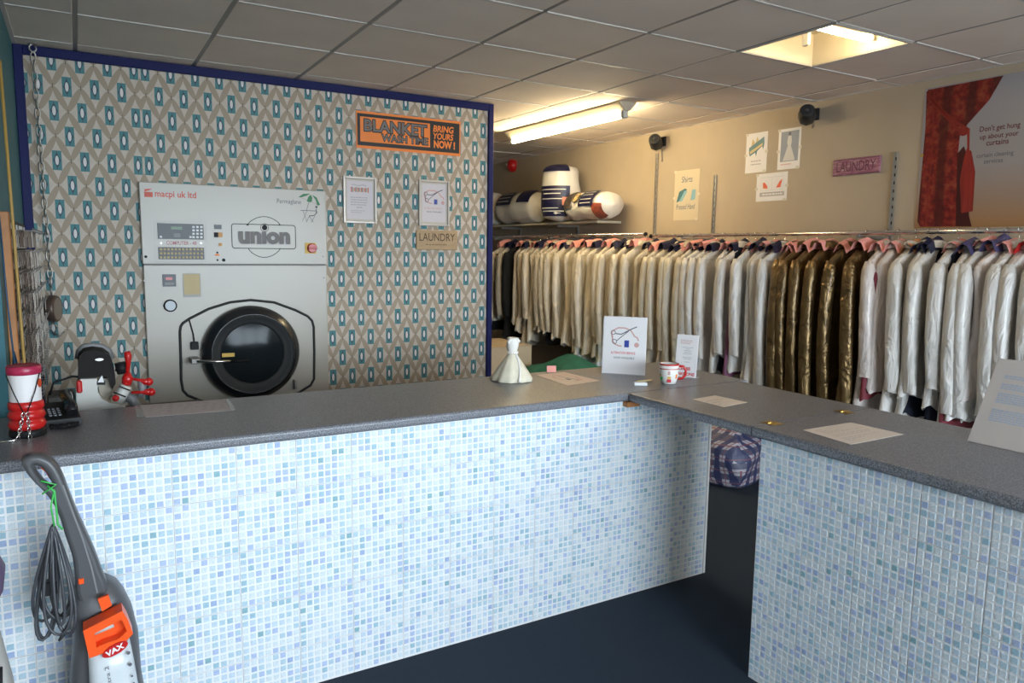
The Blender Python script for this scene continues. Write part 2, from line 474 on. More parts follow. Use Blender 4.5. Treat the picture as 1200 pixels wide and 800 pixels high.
# ------------------------------------------------------------------ the shop
XL, XR, YF, YB, ZC = -1.6, 4.48, -3.2, 9.0, 2.653
YW = 4.86                 # wallpapered partition
XP = 2.645                # its free end
XS = -0.245               # staff-side left wall
struct(MB().box(XL-0.2, YF-0.2, -0.1, XR+0.2, YB+0.2, 0).build('floor', CARPET))
struct(MB().box(-14, -24, -0.25, 18, YF-0.2, -0.12).build('pavement', 'pavement'))
struct(MB().box(XR, YF-0.2, 0, XR+0.15, YB+0.2, 3.0).build('wall_right', 'wall_tan'))
struct(MB().box(XL, YB, 0, XR, YB+0.15, 3.0).build('wall_rear', 'wall_tan'))
struct(MB().box(XL-0.15, YF, 0, XL, YB, 3.0).build('wall_customer_side', 'wall_cream'))
struct(MB().box(XS-0.12, 3.22, 0, XS, YW+0.1, ZC).build('wall_left', 'wall_teal'))
o = struct(MB().box(XS, YW, 0, XP, YW+0.1, ZC).build('wall_back', [WP]))
fm = MB()
WX0, WX1, WZ0, WZ1 = 0.1, 4.2, 0.5, 2.5
fm.box(XL, YF-0.12, 0, XR, YF, WZ0); fm.box(XL, YF-0.12, WZ1, XR, YF, 3.0)
fm.box(XL, YF-0.12, WZ0, WX0, YF, WZ1); fm.box(WX1, YF-0.12, WZ0, XR, YF, WZ1)
struct(fm.build('wall_front', 'wall_cream'))
w = MB()
for x in (WX0, WX0+1.4, WX0+2.75, WX1): w.box(x-0.03, YF-0.09, WZ0, x+0.03, YF-0.02, WZ1)
for z in (WZ0, WZ1): w.box(WX0, YF-0.09, z-0.03, WX1, YF-0.02, z+0.03)
struct(w.build('window_1', 'white'))
# blue timber trim round the wallpaper
struct(MB().bbox(XS+0.001, YW-0.02, 0, XS+0.045, YW, ZC-0.0, 0.003).build('trim_1', 'blue_trim'))
struct(MB().bbox(XS+0.045, YW-0.02, ZC-0.050, XP, YW, ZC, 0.003).build('trim_2', 'blue_trim'))
struct(MB().bbox(XP-0.02, YW-0.022, 0, XP+0.02, YW+0.1, ZC-0.0, 0.003).build('trim_3', 'blue_trim'))

# suspended ceiling: a grid of bars and separate tiles
ceil = struct(MB().box(XL, YF-0.2, ZC+0.26, XR, YB, ZC+0.3).build('ceiling', 'ceil_void'))
GX0, GY0, P = 0.0434, 4.693, 0.6
gx = [GX0+P*i for i in range(-3, 9)]; gy = [GY0-P*j for j in range(-8, 14)]
HOLE = (5, 4)             # tile column / row without a tile: the recessed light
xs = sorted([XL]+[x for x in gx if XL < x < XR]+[XR]); ys = sorted([YF]+[y for y in gy if YF < y < YB]+[YB])
hx0, hx1, hy0, hy1 = GX0+P*5, GX0+P*6, GY0-P*4, GY0-P*3
tmesh = {}
rt = random.Random(5)
for i in range(len(xs)-1):
    for j in range(len(ys)-1):
        x0, x1, y0, y1 = xs[i], xs[i+1], ys[j], ys[j+1]
        if abs(x0-hx0) < 0.01 and abs(y0-hy0) < 0.01: continue
        k = (round(x1-x0, 3), round(y1-y0, 3)); gp = 0.009
        if k not in tmesh: tmesh[k] = MB().bbox(-k[0]/2+gp, -k[1]/2+gp, 0, k[0]/2-gp, k[1]/2-gp, 0.016, 0.004).mesh('ceiling_tile', 'ceil_tile')
        link('ceiling_tile', tmesh[k], ceil, ((x0+x1)/2, (y0+y1)/2, ZC+rt.uniform(0, 0.003)), (rt.uniform(-0.002, 0.002), rt.uniform(-0.002, 0.002), 0))
for x in xs[1:-1]:
    MB().box(x-0.011, YF, ZC+0.004, x+0.011, YB, ZC+0.03).build('grid_bar', 'dull_steel', ceil)
for j, y in enumerate(ys[1:-1]):
    for i in range(len(xs)-1):
        MB().box(xs[i]+0.012, y-0.0095, ZC-0.0015, xs[i+1]-0.012, y+0.0095, ZC+0.02).build('grid_bar', 'ceil_bar', ceil)
MB().box(XR-0.02, YF, ZC-0.002, XR, YB, ZC+0.01).build('wall_angle', 'ceil_bar', ceil)
MB().box(XS, 3.22, ZC-0.002, XS+0.02, YW, ZC+0.01).build('wall_angle', 'ceil_bar', ceil)

# recessed light in the open tile
rl = thing('recessed_light', 'square recessed ceiling light with one lit tube above the curtain poster', 'ceiling light', ((hx0+hx1)/2, (hy0+hy1)/2, ZC))
h = 0.288
b = MB()
b.box(-h, -h, 0.0, -h+0.008, h, 0.17); b.box(h-0.008, -h, 0.0, h, h, 0.17); b.box(-h, -h, 0, h, -h+0.008, 0.17); b.box(-h, h-0.008, 0, h, h, 0.17)
b.box(-h, -h, 0.17, h, h, 0.18)
b.build('housing', 'batten', rl)
b = MB()
for s in (-1, 1): b.box(-h-0.008, s*h-0.008, -0.003, h+0.008, s*h+0.008, 0.003); b.box(s*h-0.008, -h, -0.003, s*h+0.008, h, 0.003)
b.build('rim', 'ceil_bar', rl)
MB().bbox(-0.27, -0.13, 0.12, 0.27, -0.04, 0.17, 0.004).build('gear_tray', 'white', rl)
MB().cyl((-0.25, -0.085, 0.058), (0.255, -0.085, 0.058), 0.018, 14).build('tube', M('tube_recessed', (1, 1, 1), 0.5, emit=(1.0, 0.82, 0.50), es=45.0), rl)
for x, y in ((-0.264, -0.085), (0.268, -0.085), (-0.16, 0.13), (0.06, 0.15)):
    MB().bbox(x-0.012, y-0.02, 0.05, x+0.012, y+0.02, 0.17, 0.003).build('lampholder', 'pale_grey', rl)
MB().tube([(-0.20, 0.12, 0.14), (-0.1, 0.08, 0.10), (0.0, 0.1, 0.15)], 0.006, 6).build('wire', 'white', rl)
# surface strip light
SLX, SY0, SY1 = 3.40, 4.22, 5.86
sl = thing('strip_light', 'long fluorescent strip light on ceiling behind the wallpapered partition', 'ceiling light', (SLX, (SY0+SY1)/2, ZC))
L = (SY1-SY0)/2
MB().add([(x, y, z) for y in (-L, L) for x, z in ((-0.07, -0.0005), (0.07, -0.0005), (0.07, -0.014), (0.022, -0.060), (-0.022, -0.060), (-0.07, -0.014))], [(0, 1, 2, 3, 4, 5), (11, 10, 9, 8, 7, 6)]+[(i, i+6, (i+1) % 6+6, (i+1) % 6) for i in range(6)]).build('batten', 'batten', sl)
MB().cyl((0, -L+0.05, -0.088), (0, L-0.05, -0.088), 0.0185, 16).build('tube', 'tube', sl)
for s in (-1, 1):
    b = MB(); b.bbox(-0.022, s*(L-0.035)-0.018, -0.11, 0.022, s*(L-0.035)+0.018, -0.05, 0.005)
    b.build('lampholder', 'pale_grey', sl)

# ------------------------------------------------------------------ counters
ZW, TH = 0.972, 0.038
MOS = [((0.69, 0.76, 0.80), 32), ((0.58, 0.69, 0.79), 26), ((0.49, 0.64, 0.73), 17), ((0.46, 0.55, 0.76), 14), ((0.37, 0.55, 0.65), 7), ((0.37, 0.47, 0.69), 3), ((0.28, 0.47, 0.53), 1)]
mosm = [M('mosaic_%d' % i, c, 0.28, var=0.10, vscale=160) for i, (c, _) in enumerate(MOS)]
mosw = [q for _, q in MOS]
PIT, SQ = 0.025, 0.0189
def tiled_face(root, u0, u1, zt, to_world, seam0, vis):
    # tiles of 8 x 8 mosaic squares; local face axes u (along) and z, n outward; to_world(u, n, z)
    rr_ = random.Random(11)
    T = 0.2
    k0 = math.floor((u0-seam0)/T); edges = [u0]+[seam0+T*k for k in range(k0+1, 200) if seam0+T*k < u1-0.004]+[u1]
    zs_ = [0.0]; z = zt-0.175
    down = []
    while z > 0.01: down.append(z); z -= T
    zs_ = [0.0]+down[::-1]+[zt]
    cand = []; tiles = []
    for a in range(len(edges)-1):
        for b_ in range(len(zs_)-1):
            tiles.append((edges[a], edges[a+1], zs_[b_], zs_[b_+1]))
    tobs = []
    for (a, b2, c, d) in tiles:
        gp = 0.0009
        mb = MB(); vs = [to_world(x, n, z_) for z_ in (c+gp, d-gp) for n in (0.0, 0.0075) for x in (a+gp, b2-gp)]
        org = Vector(to_world(a, 0, c))
        mb.add([Vector(p)-org for p in vs], [(0, 1, 3, 2), (4, 6, 7, 5), (0, 4, 5, 1), (2, 3, 7, 6), (0, 2, 6, 4), (1, 5, 7, 3)], 0)
        t = mb.build('ceramic_tile', 'ceramic', root, org); tobs.append((t, org))
        nu = max(1, round((b2-a)/PIT))
        # the squares keep the 25 mm grid measured from the tile's uncut edge
        sa = (seam0 + T*math.floor((a-seam0+1e-4)/T)); top = d if d == zt else d
        zb = d-8*PIT if d != zt else c
        for i in range(8):
            for j in range(8):
                x = sa+(i+0.5)*PIT; zc = zb+(j+0.5)*PIT
                if x-SQ/2 < a or x+SQ/2 > b2 or zc-SQ/2 < c or zc+SQ/2 > d: continue
                cand.append((x, zc, len(tobs)-1, rr_.choices(range(len(MOS)), mosw)[0]))
    def size(p):
        w_ = Vector(to_world(p[0], 0.008, p[1])); d = w_-CAM; dz = d.dot(_f)
        if dz < 0.05: return -1
        px, py = 600+FPX*d.dot(_r)/dz, 400-FPX*d.dot(_u)/dz
        if not (4 < px < 1196 and 4 < py < 796) or not vis(px, py): return -1
        return 1/dz
    cand.sort(key=size, reverse=True)
    proto = {}
    rest = MB()
    e = Vector(to_world(1, 0, 0))-Vector(to_world(0, 0, 0)); nn = Vector(to_world(0, 1, 0))-Vector(to_world(0, 0, 0)); zz = Vector((0, 0, 1))
    flip = e.cross(zz).dot(nn) < 0
    s, q = SQ/2, SQ/2-0.0012
    base = [e*x+zz*z_ for x, z_ in ((-s, -s), (s, -s), (s, s), (-s, s))]+[e*x+zz*z_+nn*0.0014 for x, z_ in ((-q, -q), (q, -q), (q, q), (-q, q))]
    fs = [(4, 5, 6, 7), (0, 1, 5, 4), (1, 2, 6, 5), (2, 3, 7, 6), (3, 0, 4, 7)]
    if flip: fs = [f[::-1] for f in fs]
    for i, (x, z_, ti, ci) in enumerate(cand):
        c = Vector(to_world(x, 0.0075, z_))
        if i < 300:
            if ci not in proto: proto[ci] = MB().add(base, fs).mesh('mosaic_square', mosm[ci])
            link('mosaic_square', proto[ci], tobs[ti][0], c-tobs[ti][1])
        else: rest.add([p+c for p in base], fs, ci)
    r = rest.build('mosaic_squares', mosm, root); r['kind'] = 'stuff'
def worktop(mb, x0, y0, x1, y1, edge):       # slab with a rounded nose along one side
    n = 6; r = 0.012
    prof = [(r-r*math.sin(R(90*i/n)), ZW-r+r*math.cos(R(90*i/n))) for i in range(n+1)]+[(r-r*math.cos(R(90*i/n)), ZW-TH+r-r*math.sin(R(90*i/n))) for i in range(n+1)]
    if edge == 'y':   # nose at y0
        D = y1-y0; pr = [(y0+a, z) for a, z in prof]+[(y1, ZW-TH), (y1, ZW)]
        ends = [(x0, p) for p in pr]; V = [(x0, a, z) for a, z in pr]+[(x1, a, z) for a, z in pr]
    else:
        pr = [(x0+a, z) for a, z in prof]+[(x1, ZW-TH), (x1, ZW)]
        V = [(a, y1, z) for a, z in pr]+[(a, y0, z) for a, z in pr]
    k = len(pr); F = [tuple(range(k)), tuple(range(2*k-1, k-1, -1))]+[(i, k+i, k+(i+1) % k, (i+1) % k) for i in range(k)]
    mb.add(V, F); return mb
PY, PX = 2.566, 2.132             # tiled faces
CX1 = 2.647                       # right end of the long counter
YE = 1.806                        # left end of the right-hand counter
c1 = thing('service_counter', 'long service counter faced with pale blue mosaic tiles under the machine wall', 'counter', (0, 0, 0))
MB().box(XL+0.002, PY, 0.002, CX1-0.002, PY+0.07, ZW-TH-0.001).build('front_panel', 'white', c1)
MB().box(CX1-0.06, PY+0.071, 0.002, CX1-0.002, 3.15, ZW-TH-0.001).build('end_panel', 'white', c1)
tiled_face(c1, XL+0.002, CX1-0.016, ZW-TH-0.002, lambda u, n, z: (u, PY-n, z), 1.227, lambda x, y: True)
MB().bbox(CX1-0.015, PY-0.0115, 0.002, CX1, PY-0.0005, ZW-TH-0.002, 0.002).build('edge_trim', 'white', c1)
p = atY(738, 470, PY)
MB().bbox(2.085, PY-0.042, ZW-TH-0.024, 2.16, PY-0.010, ZW-TH-0.001, 0.002).build('timber_block', 'wood', c1)
c2 = thing('counter_return', 'right-hand counter faced with blue-green mosaic tiles below the price notice', 'counter', (0, 0, 0))
MB().box(PX, -0.9, 0.002, PX+0.07, YE-0.002, ZW-TH-0.001).build('front_panel', 'white', c2)
MB().box(PX+0.071, YE-0.05, 0.002, 2.72, YE-0.002, ZW-TH-0.001).build('end_panel', 'white', c2)
tiled_face(c2, -YE, 0.9, ZW-TH-0.002, lambda u, n, z: (PX-n, -u, z), -YE, lambda x, y: True)
wt = worktop(MB(), XL+0.002, 2.538, 2.86, 3.2, 'y').build('worktop', WT)
tag(wt, 'long dark speckled worktop below the dry-cleaning machine', 'worktop')
fl = thing('counter_flap', 'lift-up dark speckled counter flap over the gap with small note on it', 'counter flap', (0, 0, 0))
worktop(MB(), 2.098, YE+0.028, 2.80, 2.532, 'x').build('flap_board', WT, fl)
for hx in (2.205, 2.63):
    b = MB(); b.bbox(hx-0.026, YE-0.006, ZW+0.0005, hx+0.026, YE+0.054, ZW+0.003, 0.0008)
    hg = b.build('hinge', 'brass', fl)
    MB().cyl((hx-0.026, YE+0.025, ZW+0.0035), (hx+0.026, YE+0.025, ZW+0.0035), 0.0032, 8).build('pin', 'brass', hg)
    b = MB()
    for dx in (-0.016, 0.016):
        for dy in (-0.018, 0.018): b.disc(hx+dx, YE+0.024+dy, 0.003, ZW+0.0034, n=8)
    b.build('screws', 'dull_steel', hg)
wt2 = worktop(MB(), 2.098, -0.9, 2.80, YE+0.022, 'x').build('worktop', WT)
tag(wt2, 'dark speckled worktop of right-hand counter beside the hanging garments', 'worktop')

# ------------------------------------------------------------------ dry-cleaning machine set into the wallpapered wall
YM = 4.828
MX, MX1 = 0.327, 1.412
def mp(px, py):
    p = atY(px, py, YM); return (p.x-MX, p.z)
def mz(x, y): return mp(150+x/4.8, 200+y/4.8)            # upper-panel detail coordinates
def ml(x, y): return mp(150+x/4.444, 310+y/4.444)        # lower-panel detail coordinates
def mrect(mb, f, x0, y0, x1, y1, z0, z1=None, mi=0):
    a = f(x0, y1); b_ = f(x1, y0); return mb.rect(a[0], a[1], b_[0], b_[1], z0, z1, mi)
def mtext(mb, f, s, x0, y0, x1, y1, z, mi=0, **k):
    a = f(x0, y1); b_ = f(x1, y0); return text(mb, s, a[0], a[1], b_[0], b_[1], z, mi, **k)
mc = thing('dry_cleaning_machine', 'large off-white dry-cleaning machine with round black door in patterned wall', 'dry-cleaning machine', (MX, YW, 0), BACK)
W_ = MX1-MX; F0 = YW-YM; F1 = F0+0.0006; F2 = F0+0.004
ZS = 1.490
MB().box(0.004, 0.02, 0.0004, W_-0.004, 1.96, F0-0.008).build('carcass', 'dark_grey', mc)
MB().bbox(0, 0.02, 0.0005, W_, ZS-0.003, F0, 0.004).build('lower_panel', 'enamel', mc)
up = MB().bbox(-0.003, ZS+0.003, 0.0005, W_+0.003, 1.968, F0+0.002, 0.004).build('upper_panel', 'enamel', mc)
U0 = F0+0.0028
b = MB()
mrect(b, mz, 92, 120, 138, 147, U0); b.poly([mz(*q) for q in ((92, 118), (92, 103), (136, 101), (120, 110))], U0)
mtext(b, mz, 'macpi uk ltd', 152, 120, 382, 157, U0, bold=0.016)
b.build('maker_lettering', 'orange_red', mc)
b = MB(); b.stroke([mz(*q) for q in ((146, 288), (435, 285), (437, 512), (150, 512))], 0.003, U0, closed=True); b.build('sheet_edge', 'ink_soft', mc)
d = MB(); mrect(d, mz, 168, 301, 423, 383, F0+0.002, F0+0.008); dp = d.build('control_display', 'dark_grey', mc)
b = MB(); mrect(b, mz, 242, 315, 303, 330, F0+0.0085); b.build('screen', 'led_green', dp)
b = MB(); mrect(b, mz, 257, 352, 292, 374, F0+0.0085, F0+0.010); b.build('enter_key', 'mid_grey', dp)
for i in range(3):
    for j in range(4):
        b = MB(); mrect(b, mz, 361+i*22, 311+j*19, 374+i*22, 322+j*19, F0+0.008, F0+0.0105); b.build('key', 'white', dp)
for x, y in ((344, 368), (178, 366)):
    b = MB(); mrect(b, mz, x, y, x+12, y+10, F0+0.008, F0+0.0105); b.build('key', 'white', dp)
b = MB(); mtext(b, mz, 'COMPUTER - 48', 215, 397, 385, 416, U0, bold=0.02); b.build('computer_lettering', 'red_dark', mc)
for x in (186, 410):
    q = mz(x, 407); MB().disc(q[0], q[1], 0.006, F0+0.002, F0+0.005, 12).build('screw', 'steel', mc)
d = MB(); mrect(d, mz, 172, 432, 427, 498, F0+0.002, F0+0.007); kp = d.build('keypad', 'dark_grey', mc)
km = None
for i in range(12):
    for j in range(3):
        q = mz(185+i*20.7, 442+j*22.5)
        if km is None: km = MB().bbox(-0.0065, -0.0065, 0, 0.0065, 0.0065, 0.004, 0.001).mesh('key', 'tan_label')
        link('key', km, kp, (q[0], q[1], F0+0.007))
for nm, x0, y0, x1, y1, mt in (('rocker_switch', 484, 304, 525, 328, 'dark_grey'), ('rocker_switch', 484, 347, 506, 374, 'black'), ('rocker_switch', 507, 347, 530, 374, 'amber'), ('indicator_lamp', 510, 407, 528, 424, 'amber'), ('warning_label', 490, 468, 513, 478, 'orange')):
    b = MB(); mrect(b, mz, x0, y0, x1, y1, F0+0.002, F0+0.008); b.build(nm, mt, mc)
for x, y, r in ((502, 460, 0.006), (503, 502, 0.006), (538, 502, 0.010), (100, 483, 0.008)):
    q = mz(x, y); MB().disc(q[0], q[1], r, F0+0.002, F0+0.006, 14).build('lock', 'black', mc)
for f, x, y in ((mz, 1096, 482), (ml, 85, 83), (ml, 1020, 68)):
    q = f(x, y); MB().disc(q[0], q[1], 0.006, F0, F0+0.004, 12).build('screw', 'dull_steel', mc)
# "union" badge
b = MB()
a, c = mz(586, 435), mz(940, 308)
b.stroke(rrect(a[0], a[1], c[0], c[1], 0.016), 0.0045, U0, closed=True)
cc = mz(763, 372); r_ = (mz(858, 308)[0]-mz(668, 308)[0])/2
t = mz(763, 258)[1]-mz(763, 308)[1]
b.stroke([mz(668+190*i/16, 308-50*math.sin(math.pi*i/16)**0.7) for i in range(17)], 0.004, U0)
b.stroke([mz(675+183*i/16, 435+52*math.sin(math.pi*i/16)**0.7) for i in range(17)], 0.004, U0)
for x in (672, 852): b.poly([mz(x-9, 308), mz(x+9, 308), mz(x, 298)], U0)
q = mz(768, 320); rr2 = mz(786, 320)[0]-q[0]
b.stroke(arc(q[0], q[1], rr2*1.25, 0, 360, 20), 0.003, U0+0.0003, closed=False)
b.disc(q[0], q[1], rr2*0.85, U0+0.0003)
b.build('badge_outline', 'black', mc)
b = MB(); mtext(b, mz, 'un\u0131on', 622, 345, 912, 410, U0, bold=0.055); b.build('union_lettering', 'sign_grey', mc)
b = MB(); mtext(b, mz, 'un\u0131on', 618, 349, 906, 414, U0-0.0003, bold=0.06); b.build('union_lettering_shadow', 'ink_soft', mc)
b = MB(); mtext(b, mz, 'Permaglane', 838, 163, 972, 190, U0); b.build('trade_lettering', 'ink', mc)
b = MB()
for pts in (((958, 148), (985, 130), (1025, 128), (1005, 140), (972, 150)), ((1005, 172), (1012, 150), (1026, 134), (1036, 150), (1034, 172), (1025, 178)), ((1034, 135), (1060, 150), (1080, 192), (1064, 196), (1055, 165))):
    b.poly([mz(*q) for q in pts], U0)
b.build('parasol_print', 'green', mc)
b = MB()
def ms(pts, w): b.stroke([mz(*q) for q in pts], w, U0)
ms([(1016, 178), (1003, 225)], 0.003); ms([(975, 152), (1075, 195)], 0.0015); ms([(970, 223), (1055, 226)], 0.004)
ms([(985, 228), (1005, 285)], 0.0025); ms([(1005, 228), (980, 285)], 0.0025); ms([(1058, 215), (1058, 240), (1046, 252), (1018, 254)], 0.006)
ms([(1020, 254), (1002, 290)], 0.003); ms([(1020, 256), (1042, 290)], 0.003); ms([(1050, 256), (1030, 290)], 0.003); ms([(1062, 228), (1063, 240)], 0.003)
q = mz(1059, 204); b.disc(q[0], q[1], 0.008, U0, n=12)
b.build('seated_figure_print', 'ink', mc)
b = MB(); mrect(b, mz, 995, 406, 1056, 465, F0+0.002, F0+0.006); b.build('isolator_plate', 'yellow', mc)
q = mz(1032, 435)
MB().lathe([(0.030, 0), (0.030, 0.018), (0.026, 0.022)], 20, c=(q[0], q[1], F0+0.006)).bbox(q[0]-0.028, q[1]-0.006, F0+0.026, q[0]+0.028, q[1]+0.006, F0+0.042, 0.003).build('isolator_knob', 'red', mc)
# lower panel fittings
b = MB(); mrect(b, ml, 182, 50, 248, 114, F0, F0+0.010); me_ = b.build('temperature_meter', 'dark_grey', mc)
b = MB(); mrect(b, ml, 196, 65, 230, 80, F0+0.0105); b.build('red_display', 'red', me_)
b = MB(); mrect(b, ml, 192, 92, 240, 106, F0+0.0105); b.build('lower_band', 'mid_grey', me_)
b = MB(); mrect(b, ml, 288, 45, 377, 170, F0, F0+0.003); lb = b.build('instruction_plate', M('plate_grey', (0.42, 0.40, 0.37), 0.5), mc)
b = MB(); mrect(b, ml, 293, 49, 372, 155, F0+0.0035); b.build('plate_face', 'tan_label', lb)
q = ml(220, 213)
b = MB().lathe([(0.037, 0), (0.037, 0.012), (0.030, 0.014)], 24, c=(q[0], q[1], F0)); ga = b.build('pressure_gauge', 'black', mc)
MB().disc(q[0], q[1], 0.029, F0+0.0146).build('dial', M('gauge_dial', (0.42, 0.46, 0.50), 0.3), ga)
GK = [(285, 305), (320, 281), (420, 230), (530, 196), (640, 184), (760, 196), (870, 236), (935, 268), (958, 292), (967, 325), (970, 450), (968, 595), (950, 628), (890, 665), (800, 705), (640, 722), (500, 740), (375, 707), (310, 680), (287, 655), (277, 600), (275, 500), (270, 350), (275, 320)]
b = MB(); b.tube([(*ml(*q), F0+0.003) for q in GK], 0.008, 6, closed=True); b.build('door_surround_seal', 'rubber', mc)
dc = ml(640, 455)
RD = 0.297
dr = MB().lathe([(RD-0.004, F0), (RD, F0+0.02), (RD-0.002, F0+0.045), (RD-0.010, F0+0.056), (0.250, F0+0.098), (0.244, F0+0.100), (0.240, F0+0.06)], 56, caps=False).build('door', 'door_black' if 'door_black' in MATS else M('door_black', (0.014, 0.015, 0.017), 0.24, 0.0, coat=0.6), mc, (dc[0], dc[1], 0))
MB().lathe([(0.243, F0+0.090), (0.225, F0+0.086), (0.205, F0+0.070), (0.192, F0+0.072), (0.186, F0+0.060), (0.180, F0+0.03)], 56, caps=False).build('door_gasket', 'rubber', dr)
MB().lathe([(0.186, F0+0.062), (0.12, F0+0.072), (0.06, F0+0.077), (0.001, F0+0.078)], 48, caps=False).build('door_glass', 'glass_dark', dr)
def dl(x, y): q = ml(x, y); return (q[0]-dc[0], q[1]-dc[1])
a, c = dl(478, 473), dl(542, 450)
MB().rect(a[0], a[1], c[0], c[1], F0+0.082, F0+0.083).build('warning_sticker', 'yellow', dr)
p0, p1, p2 = dl(345, 490), dl(465, 490), dl(610, 485)
b = MB(); b.bbox(p0[0]-0.03, p0[1]-0.016, F0, p0[0]+0.022, p0[1]+0.016, F0+0.112, 0.004); b.build('latch_bracket', 'dull_steel', dr)
b = MB(); b.tube([(p0[0], p0[1], F0+0.118), (p1[0], p1[1], F0+0.122), (p2[0]-0.10, p2[1], F0+0.118)], 0.009, 10); b.build('latch_lever', 'chrome', dr)
b = MB(); b.tube([(p2[0]-0.10, p2[1], F0+0.118), (p2[0], p2[1], F0+0.115)], [0.011, 0.007], 10); b.build('lever_grip', 'black', dr)
p3 = dl(345, 420); b = MB(); b.bbox(p3[0]-0.022, p3[1]-0.024, F0, p3[0]+0.022, p3[1]+0.024, F0+0.03, 0.004); b.tube([(p3[0], p3[1]+0.02, F0+0.012), (p3[0]-0.004, p3[1]+0.07, F0+0.01), (dl(318, 285)[0], dl(318, 285)[1], F0+0.004)], 0.004, 6); b.build('safety_switch', 'black', mc, (dc[0], dc[1], 0))
p4 = dl(866, 620); b = MB(); b.bbox(p4[0]-0.008, p4[1]-0.03, F0, p4[0]+0.008, p4[1]+0.03, F0+0.04, 0.003); b.build('door_catch', 'dull_steel', mc, (dc[0], dc[1], 0))

# ------------------------------------------------------------------ things on the wallpapered wall
def wall_local(x0, z0, Y):
    return lambda px, py: (atY(px, py, Y).x-x0, atY(px, py, Y).z-z0)
bn = thing('banner', 'orange and black BLANKET WASH TIME banner on patterned wall', 'sign', (1.633, YW, 2.265), BACK)
BW, BH = 0.768, 0.241
MB().rect(0, 0, BW, BH, 0.001, 0.006).build('board', 'orange', bn)
def bu(x, y): return ((x-148)/487*BW, BH-(y-78-(x-148)*0.043)/188*BH)
def brect(mb, x0, y0, x1, y1, z): a, c = bu(x0, y1), bu(x1, y0); mb.poly([bu(x0, y0), bu(x0, y1), (bu(x1, y1)[0], bu(x0, y1)[1]), (bu(x1, y0)[0], bu(x0, y0)[1])], z)
b = MB(); b.rect(0.008, 0.018, BW-0.008, BH-0.016, 0.0065); b.build('black_ground', 'sign_black', bn)
b = MB(); b.rect(0.027, 0.043, 0.532, BH-0.036, 0.007); b.build('orange_field', 'orange', bn)
b = MB(); text(b, 'BLANKET', 0.050, 0.108, 0.512, 0.196, 0.0075, bold=0.07); text(b, 'WASH TIME', 0.172, 0.052, 0.520, 0.108, 0.0075, bold=0.07); b.build('lettering_outline', 'sign_black', bn)
b = MB(); text(b, 'BLANKET', 0.056, 0.114, 0.506, 0.190, 0.008, bold=0.025); text(b, 'WASH TIME', 0.178, 0.058, 0.514, 0.102, 0.008, bold=0.02); b.build('grey_lettering', 'sign_grey', bn)
b = MB(); text(b, 'BRING', 0.555, 0.152, 0.715, 0.198, 0.0075, bold=0.03, shear=0.15); text(b, 'YOURS', 0.555, 0.102, 0.712, 0.146, 0.0075, bold=0.03, shear=0.15); text(b, 'NOW !', 0.560, 0.042, 0.725, 0.096, 0.0075, bold=0.045); b.build('orange_lettering', 'orange', bn)

def alteration_art(root, x0, y0, w, h, z, red='ink_red', pale=False):
    def A(u, v): return (x0+u*w, y0+v*h)
    k = w
    b = MB()
    b.stroke([A(0.14, 0.62), A(0.10, 0.72), A(0.16, 0.78), A(0.3, 0.83), A(0.5, 0.83), A(0.68, 0.79), A(0.76, 0.72), A(0.80, 0.68), A(0.88, 0.66), A(0.92, 0.60)], 0.042*k, z)
    b.stroke([A(0.13, 0.68), A(0.14, 0.58), A(0.22, 0.52), A(0.34, 0.49), A(0.42, 0.49)], 0.042*k, z)
    q = A(0.87, 0.52); b.disc(q[0], q[1], 0.075*k, z, n=14)
    b.build('tape_measure_print', 'ink_pink', root)
    b = MB()
    b.stroke([A(0.22, 0.72), A(0.4, 0.71), A(0.72, 0.82), A(0.86, 0.86)], 0.03*k, z+0.0002); b.stroke([A(0.26, 0.58), A(0.36, 0.64), A(0.66, 0.80)], 0.022*k, z+0.0002)
    for u, v in ((0.15, 0.74), (0.20, 0.57)): q = A(u, v); b.stroke(arc(q[0], q[1], 0.065*k, 0, 360, 14), 0.02*k, z+0.0002)
    b.build('scissors_print', 'ink', root)
    a, c = A(0.50, 0.47), A(0.64, 0.60)
    MB().rect(a[0], a[1], c[0], c[1], z+0.0003).build('spool_print', 'royal', root)
    b = MB(); a, c = A(0.10, 0.34), A(0.84, 0.385); text(b, 'ALTERATION SERVICE', a[0], a[1], c[0], c[1], z, bold=0.01); b.build('red_lettering', red, root)
    b = MB(); a, c = A(0.2, 0.25), A(0.82, 0.29); text(b, 'NOW AVAILABLE', a[0], a[1], c[0], c[1], z); b.build('dark_lettering', 'ink', root)
def framed(label, x, z, w, h):
    t = thing('picture_frame', label, 'framed notice', (x, YW, z), BACK, )
    fr = 0.016
    for n, (a, c, d, e) in (('frame_side', (0, 0, fr, h)), ('frame_side', (w-fr, 0, w, h)), ('frame_rail', (fr, 0, w-fr, fr)), ('frame_rail', (fr, h-fr, w-fr, h))):
        MB().bbox(a, c, 0.001, d, e, 0.018, 0.003).build(n, 'frame_silver', t)
    MB().rect(fr, fr, w-fr, h-fr, 0.002, 0.006).build('mount', M('mount', (0.60, 0.54, 0.46), 0.7), t)
    MB().rect(fr+0.010, fr+0.012, w-fr-0.010, h-fr-0.012, 0.0062, 0.0072).build('sheet', M('notice_sheet', (0.66, 0.60, 0.62), 0.5), t)
    return t
f1 = framed('silver framed price notice with row of clothes, beside the machine', 1.536, 1.768, 0.232, 0.308)
b = MB(); rr = random.Random(2)
for i in range(16):
    x = 0.055+i*0.0078; hgt = 0.022+0.012*rr.random(); b.rect(x, 0.222-hgt/2, x+0.0055, 0.222+hgt/2, 0.0076, None, i % 3)
b.build('clothes_row_print', ['orange_red', 'ink', 'tan_label'], f1)
b = MB(); b.stroke([(0.06+0.1*i/8, 0.252+0.004*math.sin(i*1.3)) for i in range(9)], 0.005, 0.0076)
